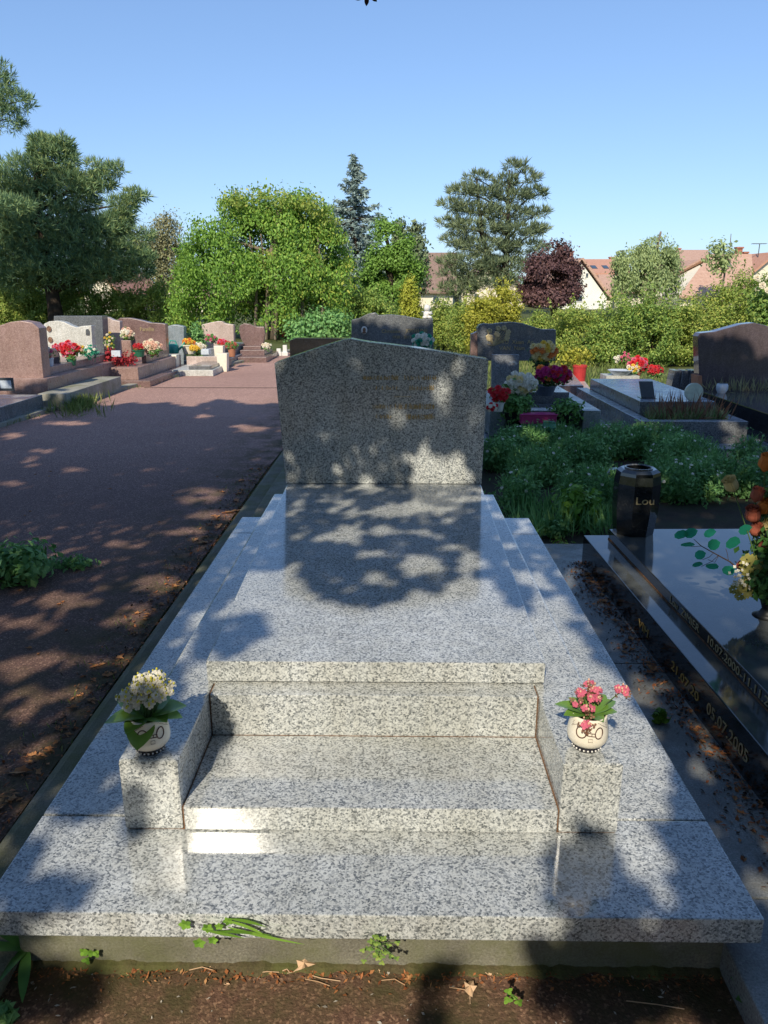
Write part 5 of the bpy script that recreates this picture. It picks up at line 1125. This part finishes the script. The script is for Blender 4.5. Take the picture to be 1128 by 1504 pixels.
roofhouse('white gabled house with a sharp roof right of the purple tree', 58, 10, (806, 446), (894, 437), (853, 381), 470, 'wallwhite', 'tile', chim=((838, 371, 390, 4),), wins=((850, 438, 6, 5), (862, 404, 2, 3)))
sidehouse('red roofed house with two skylights between white gable and lamp post', 78, 858, 918, 403, 383, 5, 'tilered', 'wallwhite', chim=((899, 379, 386, 3),), sky_=((872, 393, 4, 3), (889, 393, 4, 3)))
sidehouse('house with a pale orange roof and one skylight behind the willow', 62, 884, 945, 430, 406, 4.5, 'tile', 'wallcream', sky_=((913, 418, 5, 5),), wins=((893, 436, 4, 3),))
sidehouse('far house with an orange roof and chimney above the willow', 90, 996, 1036, 386, 369, 6, 'tile', 'wallwhite', chim=((997, 366, 374, 3), (1035, 378, 388, 3)))
roofhouse('pale house with a long sloping orange roof right of the willow', 66, 12, (968, 425), (1066, 420), (1034, 383), 470, 'wallwhite', 'tile', wins=((1020, 412, 5, 4),))
sidehouse('near orange roofed house with dormers and tall chimneys at right', 58, 1000, 1098, 437, 376, 5.0, 'tile', 'wallcream', chim=((1087, 365, 384, 4), (1096, 372, 388, 3)), sky_=((1026, 414, 7, 6), (1068, 390, 6, 4)), skew=48)
roofhouse('cream gabled house at right behind the tall chimneys', 72, 9, (1075, 408), (1118, 404), (1097, 381), 470, 'wallcream', 'tile')
roofhouse('orange roofed house cut by the right edge', 64, 9, (1092, 412), (1180, 412), (1140, 372), 470, 'wallcream', 'tilered')
a = aty(902, 430, 50); k = mpp(50); t = thing('street_lamp', (a.x, 50, 0), 'thin dark street lamp post beside the willow', 'street lamp')
bm = BM(); tube(bm, [(a.x, 50, 0), (a.x, 50, aty(902, 370, 50).z)], [.09, .06], 8); part('pole', bm, 'metal', t)
bm = BM(); z = aty(902, 370, 50).z; tube(bm, [(a.x, 50, z), (a.x + .15, 50, z + .05), (a.x + .4, 50, z + .02)], [.05, .05, .09], 8); part('lamp_head', bm, 'metal', t)
a = aty(1113, 380, 66); z0 = aty(1113, 398, 66).z; z1 = aty(1113, 358, 66).z; t = thing('aerial', (a.x, 66, z0 - .5), 'thin television aerial above the right roofs', 'aerial')
bm = BM(); tube(bm, [(a.x, 66, z0 - .5), (a.x, 66, z1)], .035, 6); part('mast', bm, 'metal', t)
bm = BM(); tube(bm, [(a.x - .6, 66, z1), (a.x + .5, 66, z1)], .03, 5)
for q in range(6): tube(bm, [(a.x - .55 + q * .2, 65.7, z1), (a.x - .55 + q * .2, 66.3, z1)], .02, 4)
part('elements', bm, 'metal', t)
# far houses glimpsed through the left hedge
roofhouse('cream house glimpsed between pine trunk and slender tree', 48, 8, (120, 430), (175, 432), (146, 398), 470, 'wallcream', 'tilered', wins=((134, 434, 3, 4),))
roofhouse('red roofed cream house glimpsed behind the left hedge', 50, 8, (228, 436), (300, 436), (262, 402), 470, 'wallcream', 'tilered', wins=((262, 432, 3, 4),))
far = []
for q in range(46): far.append((-60 + q * 2.7 + random.uniform(-1, 1), 96 + random.uniform(-6, 6), 1.5, 3.2, 2, random.uniform(1.6, 3.0)))
tag(cloud('distant_trees', far, 1500, 9, .5, .28, 'hedgeg', None, shell=.5), 'distant band of green trees beyond the houses', 'trees', kind='stuff')

# =================================================================== LITTER AND WEEDS IN THE FOREGROUND
def deadleaf(px, py, z, size, mat, label, group=None, rot=None, curl=.35, up=.15):
    a = atz(px, py, z); bm = BM(); rot = random.random() * 6.28 if rot is None else rot; pts = []
    n = 11
    for i in range(n):
        an = 2 * math.pi * i / n; rr = size * (1 if i % 2 == 0 else .62) * random.uniform(.85, 1.1) * (1.25 if i == 0 else 1)
        x, y = math.cos(an) * rr, math.sin(an) * rr * .75; pts.append((x, y))
    c = bm.verts.new((0, 0, size * up)); 
    vs = [bm.verts.new((x * math.cos(rot) - y * math.sin(rot), x * math.sin(rot) + y * math.cos(rot), .003 + abs(y) * curl + random.uniform(0, .2) * size)) for x, y in pts]
    for i in range(n): bm.faces.new((c, vs[i], vs[(i + 1) % n]))
    d = Vector((-size * 1.2 * math.cos(rot), -size * 1.2 * math.sin(rot), .004)); tube(bm, [c.co, d * .8, d * 1.3], .0009 if size < .05 else .0014, 4)
    o = part('dead_leaf', bm, mat); o.location = a; return lone(o, label, 'dead leaf', group)
deadleaf(447, 1424, .0, .024, 'deadpale', 'curled pale orange dead leaf at the foot of the front kerb', rot=.4, curl=1.1, up=.8)
deadleaf(690, 1457, .0, .020, 'deadpale', 'pale upright triangular dead leaf on the path in front, right of centre', rot=1.5, curl=1.0, up=.9)
deadleaf(600, 1440, .0, .012, 'dead', 'small orange dead leaf under the front kerb left of the pale one', rot=.9)
deadleaf(30, 1135, .0, .030, 'dead', 'large orange brown dead leaf by the left kerb near the bottom left', rot=.2)
deadleaf(345, 752, .0, .04, 'dead', 'orange dead leaf on the left kerb close to the far corner of the slab', rot=.7)
deadleaf(1118, 1180, .078, .012, 'dead', 'orange dead leaf in the gutter at the right edge', rot=1.2)
GL = 'small brown dead leaf lying among others along the edges of the tomb'
GG = 'dead leaves scattered along the edges of the tomb'
for q in range(26):
    x, y = random.choice(((870, 850), (880, 868), (890, 880), (905, 925), (862, 842), (925, 955), (960, 985)))
    deadleaf(x + random.gauss(0, 7), y + random.gauss(0, 8), .078, random.uniform(.012, .022), 'dead', GL, GG)
for q in range(16): deadleaf(835 + random.gauss(0, 16), 812 + random.gauss(0, 5), .02, random.uniform(.02, .035), 'dead', GL, GG)
for q in range(18): deadleaf(1005 + q * 6 + random.gauss(0, 6), 1045 + q * 8.5 + random.gauss(0, 8), .078, random.uniform(.006, .012), 'dead', GL, GG)
for q in range(70):
    y = random.uniform(680, 1230); e = atz(0, y, 0); xx = -1.06 - abs(random.gauss(0, .05)); p = proj(xx, e.y, 0); deadleaf(p[0], p[1], 0, random.uniform(.008, .02) if y > 800 else random.uniform(.02, .035), 'dead', GL, GG)
for q in range(24): deadleaf(random.uniform(0, 330), random.uniform(660, 1000), 0, random.uniform(.006, .013), 'dead', GL, GG)
for q in range(14): deadleaf(random.uniform(60, 780), 1425 + random.gauss(0, 6), 0, random.uniform(.004, .008), 'deadpale', GL, GG)
# ragged moss and soil along the kerbs
def berm(p0, p1, w, h, mat, label, n=240):
    bm = BM(); d = (Vector(p1) - Vector(p0)); sd_ = Vector((-d.y, d.x, 0)).normalized(); rows_ = []
    from mathutils import noise as mn
    for i in range(n + 1):
        u = i / n; q = Vector(p0) + d * u; a = mn.noise(q * 9) * .5 + mn.noise(q * 31) * .35; ww = w * (.55 + a); hh = h * (.5 + max(0, a) + .3 * mn.noise(q * 60))
        rows_.append([bm.verts.new(q + sd_ * ww * k_ + Vector((0, 0, zz))) for k_, zz in ((0, max(.001, hh)), (.4, max(.001, hh * .8)), (.8, max(.0, hh * .3)), (1, -.003))])
    for A__, B__ in zip(rows_, rows_[1:]):
        for k_ in range(3): bm.faces.new((A__[k_], A__[k_ + 1], B__[k_ + 1], B__[k_]))
    bmesh.ops.recalc_face_normals(bm, faces=bm.faces)
    if sum(f.normal.z for f in bm.faces) < 0: bmesh.ops.reverse_faces(bm, faces=bm.faces)
    tag(part('moss_and_soil', bm, mat), label, 'soil', kind='stuff')
berm((.72, 1.30, 0), (-.98, 1.30, 0), .035, .016, 'moss', 'ragged moss and soil where the front kerb meets the path')
berm((-1.002, 1.15, 0), (-.975, 6.5, 0), .05, .008, 'litter', 'dark needles and soil piled along the left kerb')
def crumbs(name, fn, n, size, mat, label):
    P = np.array([fn() for q in range(n)], float); nr_ = unit(rng.normal(size=P.shape) * .35 + np.array([0, 0, 1])); ax_ = rng.normal(size=P.shape); ax_ -= (ax_ * nr_).sum(1, keepdims=True) * nr_
    s_ = size * rng.uniform(.3, 1.2, n) ** 1.5; o = quadmesh(name, quads(P + np.array([0, 0, .003]), ax_, nr_, s_, s_ * rng.uniform(.15, .6, n)), mat, None); return tag(o, label, 'litter', kind='stuff')
def gut():
    v = random.uniform(.0, 2.3); u = -abs(random.gauss(0, .035 + .03 * abs(math.sin(v * 4)))) - .004; q = nb(u, v, .078); return tuple(q)
crumbs('leaf_crumbs', gut, 1300, .009, 'dead', 'brown leaf crumbs and needles along the foot of the black grave')
crumbs('leaf_crumbs', gut, 1000, .008, 'soilbits', 'dark soil crumbs along the foot of the black grave')
crumbs('leaf_crumbs', lambda: (-1.0 - abs(random.gauss(0, .09)), random.uniform(1.2, 6.2), .002), 1500, .010, 'dead', 'brown leaf crumbs and needles between the path and the left kerb')
crumbs('leaf_crumbs', lambda: (-1.0 - abs(random.gauss(0, .12)), random.uniform(1.2, 6.2), .002), 1800, .009, 'soilbits', 'dark soil crumbs between the path and the left kerb')
crumbs('small_stones', lambda: (random.uniform(-4, .9), random.uniform(1.0, 1.3) if random.random() < .3 else random.uniform(1.0, 7), 0), 2200, .005, 'stonebits', 'tiny pale stones and twigs scattered on the path')
crumbs('leaf_crumbs', lambda: (random.uniform(-.9, .72), 1.285 - abs(random.gauss(0, .02)), .002), 700, .006, 'dead', 'leaf crumbs along the joint of the front kerb')
# weeds hanging over the front kerb
def weed(name, px, py, z, specs, mat, label, cat='plant'):
    b = atz(px, py, z) if z < .1 else aty(px, py, 1.27); t = thing(name, b, label, cat)
    for az, el, L, w in specs:
        bm = BM(); leafshape(bm, b, (math.cos(R(az)) * math.cos(R(el)), math.sin(R(az)) * math.cos(R(el)), math.sin(R(el))), L, w, curl=.25, seg=7); part('leaf', bm, mat, t, True)
    return t
weed('long_leaf_weed', 40, 1395, .03, [(40, 55, .12, .013), (170, 45, .14, .014), (205, 35, .16, .015), (235, 12, .16, .014), (290, 8, .12, .012), (255, 15, .15, .012), (120, 60, .10, .012)], 'leafmid', 'weed with long narrow dark green leaves at the bottom left corner')
t = thing('creeping_weed', aty(320, 1372, 1.275), 'light green lobed and grassy weed hanging from under the slab, left of centre', 'plant')
b = aty(290, 1368, 1.262); bm = BM()
for px, py, r in ((272, 1357, 10), (293, 1384, 10), (313, 1380, 8), (305, 1362, 9), (322, 1360, 7), (335, 1352, 8)):
    c = aty(px, py, 1.242); k = mpp(1.6) * .9
    for j in range(5):
        a = j * 1.2566 + px; leafshape(bm, c, (math.cos(a), -.25, math.sin(a) * .9), r * k * 1.15, r * k * .42, up=Vector((0, -1, .2)), curl=.1, seg=4)
part('lobed_leaf', bm, 'weedlight', t)
bm = BM()
for x0, y0, x1, y1, x2, y2 in ((330, 1352, 370, 1360, 395, 1378), (335, 1362, 380, 1375, 447, 1387), (320, 1368, 360, 1368, 400, 1374), (340, 1350, 365, 1352, 392, 1362), (300, 1366, 330, 1372, 360, 1378)):
    pts = [aty(x0, y0, 1.24), aty(x1, y1, 1.235), aty(x2, y2, 1.24)]; w = .0042
    up_ = Vector((0, 0, 1)); rows_ = []
    for i in range(9):
        u = i / 8; p = pts[0] * (1 - u) ** 2 + pts[1] * 2 * u * (1 - u) + pts[2] * u * u; ww = w * math.sin(math.pi * (.12 + .86 * u)); rows_.append((bm.verts.new(p + up_ * ww), bm.verts.new(p - up_ * ww)))
    for A__, B__ in zip(rows_, rows_[1:]): bm.faces.new((A__[0], A__[1], B__[1], B__[0]))
part('blade', bm, 'weedlight', t)
def clover(name, px, py, Y, n, sx, sy, r, mat, label):
    c0 = aty(px, py, Y); t = thing(name, c0, label, 'plant'); bm = BM(); st = BM(); k = mpp(1.6)
    for q in range(n):
        p = c0 + Vector((random.gauss(0, sx) * k, -random.random() * .02, random.gauss(0, sy) * k)); tube(st, [c0, p], .0007, 4)
        for j in range(3): a = j * 2.094 + q; leafshape(bm, p, (math.cos(a), -.3, math.sin(a)), r, r * .42, up=Vector((0, -1, .3)), curl=.1, seg=3, tipw=.9)
    part('leaves', bm, mat, t); part('stem', st, 'stem', t)
clover('clover', 555, 1385, 1.245, 30, 17, 10, .007, 'hedgeg', 'small olive clover clump hanging under the slab near the middle')
clover('clover', 135, 1398, 1.30, 5, 8, 4, .011, 'weedlight', 'few round green leaves on the front kerb at the lower left')
clover('clover', 745, 1455, 1.19, 5, 12, 4, .010, 'weedlight', 'few round green leaves on the path beside the pale dead leaf')
weed('long_leaf_weed', 1124, 1475, .02, [(100, 50, .09, .022), (140, 30, .07, .02), (180, 25, .06, .02)], 'leafmid', 'dark green broad leaf weed at the bottom right corner')
bm = BM()
for x0, y0, x1, y1 in ((278, 1425, 316, 1426), (380, 1429, 410, 1428), (415, 1426, 425, 1428), (455, 1432, 500, 1441), (448, 1438, 484, 1448), (560, 1440, 595, 1447), (660, 1450, 690, 1455), (920, 1470, 1005, 1482)):
    a = atz(x0, y0, .004); b_ = atz(x1, y1, .004); m_ = a.lerp(b_, .5) + Vector((random.gauss(0, .004), random.gauss(0, .004), .004)); tube(bm, [a, a.lerp(m_, .6), m_, m_.lerp(b_, .6), b_], .0011, 4)
tag(part('straw', bm, 'deadpale'), 'dry straw stems lying along the front kerb', 'straw', kind='stuff')

# =================================================================== SHADE TREES BEHIND THE CAMERA
# leaves sit along the sun's rays so that the dappled shade falls where the photograph has it
def inside(x, y, poly):
    r = False; n = len(poly); j = n - 1
    for i in range(n):
        xi, yi = poly[i]; xj, yj = poly[j]
        if (yi > y) != (yj > y) and x < (xj - xi) * (y - yi) / (yj - yi) + xi: r = not r
        j = i
    return r
LIT_PATH = [(15, 710, 25, 5), (294, 721, 45, 6), (329, 728, 17, 4), (289, 736, 30, 6), (318, 757, 42, 9), (268, 781, 28, 6), (190, 801, 26, 5), (233, 858, 38, 14), (201, 900, 32, 12), (96, 883, 62, 13), (33, 913, 42, 10),
            (66, 920, 30, 7), (186, 913, 45, 11), (76, 969, 62, 12), (20, 986, 42, 16), (150, 972, 50, 10), (66, 1022, 70, 13), (33, 1056, 55, 12), (100, 622, 36, 4), (60, 662, 20, 4), (110, 690, 22, 3), (230, 690, 20, 3), (360, 627, 28, 3), (300, 612, 18, 3), (20, 640, 20, 4), (150, 745, 18, 4), (60, 1095, 30, 8), (30, 1150, 20, 8), (8, 1215, 12, 8)]
# base slab / plinth / tomb top
SH_TOMB = [[(340, 700), (415, 700), (421, 838), (366, 846), (352, 872), (331, 890), (290, 903), (262, 955), (300, 925), (340, 912), (372, 905), (386, 925), (362, 950), (340, 972), (303, 965), (288, 985), (262, 975), (248, 1008), (300, 1030), (308, 1028), (285, 1075), (262, 1110), (225, 1125), (222, 1170), (172, 1180), (150, 1190), (10, 1205), (80, 1080), (180, 930), (290, 700)],
           [(421, 713), (707, 713), (707, 850), (650, 858), (600, 874), (560, 885), (545, 904), (520, 884), (450, 868), (421, 840)], [(707, 726), (748, 742), (772, 800), (780, 868), (800, 864), (812, 880), (790, 872), (770, 890), (742, 882), (707, 852)], [(790, 770), (830, 800), (862, 850), (878, 905), (840, 902), (800, 850), (770, 790)],
           [(820, 920), (850, 905), (905, 935), (960, 1010), (915, 1000), (880, 960)],
           [(985, 1150), (1010, 1165), (1035, 1200), (1075, 1270), (1120, 1340), (1128, 1504), (790, 1504), (800, 1330), (815, 1250), (850, 1230), (880, 1215), (905, 1240), (915, 1280), (955, 1330), (975, 1335), (1003, 1325), (1003, 1280), (978, 1220)],  # stands in for the viewer's own shadow, cast by added crown leaves
           [(0, 1260), (60, 1240), (95, 1290), (100, 1360), (60, 1400), (0, 1410)],
           [(35, 1430), (120, 1415), (150, 1440), (110, 1504), (30, 1504)],
           [(540, 1398), (550, 1398), (550, 1440), (518, 1504), (496, 1504), (532, 1440)], [(652, 1392), (657, 1400), (641, 1504), (620, 1504), (644, 1425)],
           [(180, 1190), (250, 1150), (260, 1200), (200, 1218)]]
SOFT = [[(690, 1085), (740, 1080), (790, 1090), (810, 1130), (810, 1170), (760, 1170), (690, 1135)], [(700, 1020), (785, 1020), (785, 1070), (740, 1070)], [(190, 1225), (285, 1215), (240, 1290), (150, 1280)]]
LIT_TOMB = [(540, 718, 32, 4), (508, 736, 30, 4), (546, 753, 62, 6), (571, 743, 20, 4), (616, 744, 30, 7), (654, 750, 13, 6), (693, 732, 20, 6), (545, 781, 50, 7), (490, 792, 35, 7), (559, 812, 20, 9), (594, 801, 20, 5), (645, 787, 15, 7), (660, 803, 30, 6), (616, 829, 36, 17), (686, 832, 20, 28), (549, 853, 30, 8), (450, 780, 10, 5), (432, 828, 13, 22), (495, 762, 15, 4), (770, 780, 16, 7), (735, 755, 12, 5), (760, 850, 14, 10), (795, 850, 12, 5), (800, 832, 14, 6), (840, 1358, 24, 14), (840, 1394, 10, 10), (750, 802, 14, 5), (318, 896, 24, 9), (300, 915, 12, 9), (745, 822, 10, 5), (725, 790, 10, 5)]
LIT_HS = [(655, 568, 13, 36, -.3), (640, 690, 42, 30, 0), (588, 622, 11, 24, 0), (702, 560, 9, 12, 0), (700, 605, 10, 18, 0), (665, 708, 50, 14, 0), (470, 585, 26, 26, 0), (520, 560, 14, 20, 0), (530, 640, 24, 16, 0), (580, 665, 20, 14, 0), (520, 700, 40, 10, 0)]
PART_HS = .89
def h1(x, y, s=0): 
    from mathutils import noise as mn
    return mn.noise(Vector((x, y, s)))
def surface(gx, gy):
    """first built surface met by the sun ray that would reach the ground at (gx, gy)"""
    sxy = Vector((TOSUN.x, TOSUN.y)) / TOSUN.z
    # headstone front: y = 3.84
    z = (gy - 3.84) / -sxy.y if sxy.y else 0
    x = gx + sxy.x * z
    if .43 < z < 1.12 and -.59 < x < .466: return (x, 3.84, z, 'hs')
    for z, x0, x1, y0, y1, nm in ((.43, -.52, .43, 1.868, 3.84, 'top'), (.366, -.628, -.49, 1.505, 3.88, 't2'), (.366, .385, .525, 1.505, 3.88, 't2'), (.366, -.49, .385, 1.8, 1.87, 't2'), (.245, -.487, .385, 1.5, 1.8, 'st'), (.18, -.845, .752, 1.255, 4.07, 'sm'), (.27, 1.08, 3, .9, 3.6, 'nb'), (.218, .96, 3, .9, 3.65, 'nb'), (.3, 1.9, 4, 4.2, 9.5, 'wd'), (.35, .8, 4, 4.2, 9.5, 'wd'), (.3, -9, -4.1, 5, 13, 'lg')):
        x, y = gx + sxy.x * z, gy + sxy.y * z
        if x0 < x < x1 and y0 < y < y1: return (x, y, z, nm)
    return (gx, gy, 0, 'gr')
def ell(px, py, L):
    for e in L:
        dx, dy = px - e[0], py - e[1]
        if len(e) > 4 and e[4]: c_, s_ = math.cos(e[4]), math.sin(e[4]); dx, dy = dx * c_ - -dy * s_ * -1, dx * s_ + dy * c_
        if (dx / e[2]) ** 2 + (dy / e[3]) ** 2 < 1: return True
    return False
def shade(gx, gy):
    x, y, z, nm = surface(gx, gy)
    if y < .9: return .6 if h1(x * 1.5, y * 1.5) > -.1 else 0
    px, py = proj(x, y, z)
    if nm == 'hs':
        if ell(px, py, LIT_HS[:6]): return 0
        if ell(px, py, LIT_HS[6:]): return PART_HS
        return .93
    if nm in ('top', 't2', 'st', 'sm'):
        if ell(px, py, LIT_TOMB): return 0
        return .97 if any(inside(px, py, p) for p in SH_TOMB) else 0
    if nm == 'nb':
        n = h1(px * .018, py * .018, 3.1)
        return .0 if n > .24 else .96
    if nm == 'wd':
        if y > 9.2: return 0
        if 815 < px < 880 and 715 < py < 770: return .35
        return .93 if h1(x * 2.2, y * 2.2, 7) < .42 else .3
    if nm == 'lg':
        if y > 9.4 + .4 * h1(x, y, 2): return 0
        return .9 if h1(x * 2, y * 1.4, 5) < .2 else 0
    # ground, path, kerb, gutter
    if x < -.80:
        edge = 592 + 10 * h1(px * .02, 0, 1) + (18 if px < 200 else 0) * (1 - px / 200)
        if py < edge: return 0
        if ell(px, py, LIT_PATH): return .08
        if py < 690 and h1(x * 1.3 + y * .4, y * 1.1, 4) > .62: return .3
        if py > 1180 and px < 60 and h1(px * .03, py * .03, 2) > .1: return .1
        return .95
    if y < 1.5 and x < .75: return .97 if any(inside(px, py, p) for p in SH_TOMB) else 0
    if x > .75 and y < 4: return .96 if h1(px * .022, py * .014, 9) < .22 else .0
    if y > 9.3 + .5 * h1(x, 0, 8): return 0
    return .93
bm = BM(); P_, cell = [], .060
sx_, sy2 = TOSUN.x / TOSUN.z, TOSUN.y / TOSUN.z
gx = -9.0
rr_ = random.Random(5)
nx = int(15.5 / cell); ny = int(12.2 / cell)
for i in range(nx):
    for j in range(ny):
        x = -9.0 + (i + rr_.random()) * cell; y = .2 + (j + rr_.random()) * cell
        s = shade(x, y)
        if s <= 0: continue
        reps = (6 if y < 3.4 else 3) if s > .9 else 2 if s > .7 else 1
        for q in range(reps):
            if rr_.random() > s + (.1 if reps > 1 else 0): continue
            near = y < 2.4
            t_ = rr_.uniform(4.2, 5.6) if near else rr_.uniform(5.0, 6.8) if y < 4.6 else rr_.uniform(7.2, 11.5)
            xx, yy = x + rr_.gauss(0, .012), y + rr_.gauss(0, .012)
            P_.append((xx + TOSUN.x * t_, yy + TOSUN.y * t_, TOSUN.z * t_))
P_ = np.array(P_)
print('shade leaves', len(P_))
nr = unit(np.array([TOSUN.x, TOSUN.y, TOSUN.z]) + rng.normal(size=P_.shape) * .35)
ax = rng.normal(size=P_.shape); ax -= (ax * nr).sum(1, keepdims=True) * nr
s = np.where(P_[:, 2] > 4.6, rng.uniform(.055, .075, len(P_)), rng.uniform(.040, .056, len(P_)))
cx = (P_[:, 0] < -2.2)
for msk, bx, by, lb in ((cx, -4.6, -3.4, 'broad plane tree standing behind the viewpoint to the left'), (~cx, .6, -4.6, 'broad plane tree standing right behind the viewpoint')):
    t = thing('shade_tree', (bx, by, 0), lb, 'tree')
    quadmesh('crown', quads(P_[msk], ax[msk], nr[msk], s[msk], s[msk] * .62), 'shade', t)
    bm = BM(); tube(bm, [(bx, by, 0), (bx, by, 2), (bx + .1, by - .1, 4.2), (bx, by - .2, 6.6)], [.26, .2, .16, .08], 10); part('trunk', bm, 'bark', t, True)
for i, (bx, by, z, rx, rz, lb) in enumerate(((-9, -11, 4.0, 4.6, 3.4, 'unseen leafy tree added far behind the viewpoint to block sky light, on its left'), (0, -14, 4.2, 5.5, 3.8, 'unseen leafy tree added far behind the viewpoint to block sky light, in the middle'), (9, -11, 4.0, 4.8, 3.4, 'unseen leafy tree added far behind the viewpoint to block sky light, on its right'))):  # unseen crowns added to cut the sky light coming from behind
    t = thing('shade_tree', (bx, by, 0), lb, 'tree')
    cloud('crown', [(bx, by, z, rx, 3.0, rz), (bx + 2, by - 1, z + 1, rx * .7, 2.5, rz * .7)], 900, 10, .5, .26, 'shade', t, shell=.6, zmin=.6)
    bm = BM(); tube(bm, [(bx, by, 0), (bx, by, 3), (bx + .1, by, z)], [.26, .2, .1], 10); part('trunk', bm, 'bark', t, True)
# twig of a dark leaved tree hanging in at the very top
a = aty(538, -6, 2.6); t = thing('leafy_twig', a, 'tip of a dark leaved twig hanging in at the very top of the picture', 'twig')
bm = BM(); k = mpp(2.6)
for px, py, an in ((532, 0, 200), (539, 1, 265), (545, -1, 320), (536, -8, 230), (548, -9, 330)): leafshape(bm, aty(px, py - 5, 2.6), (math.cos(R(an)), -.2, math.sin(R(an))), .022, .007, up=Vector((0, -1, 0)))
part('leaf', bm, 'shadedark', t); bm = BM(); tube(bm, [a, a + Vector((.05, -.2, .6))], [.001, .004], 5); part('stem', bm, 'twig', t)
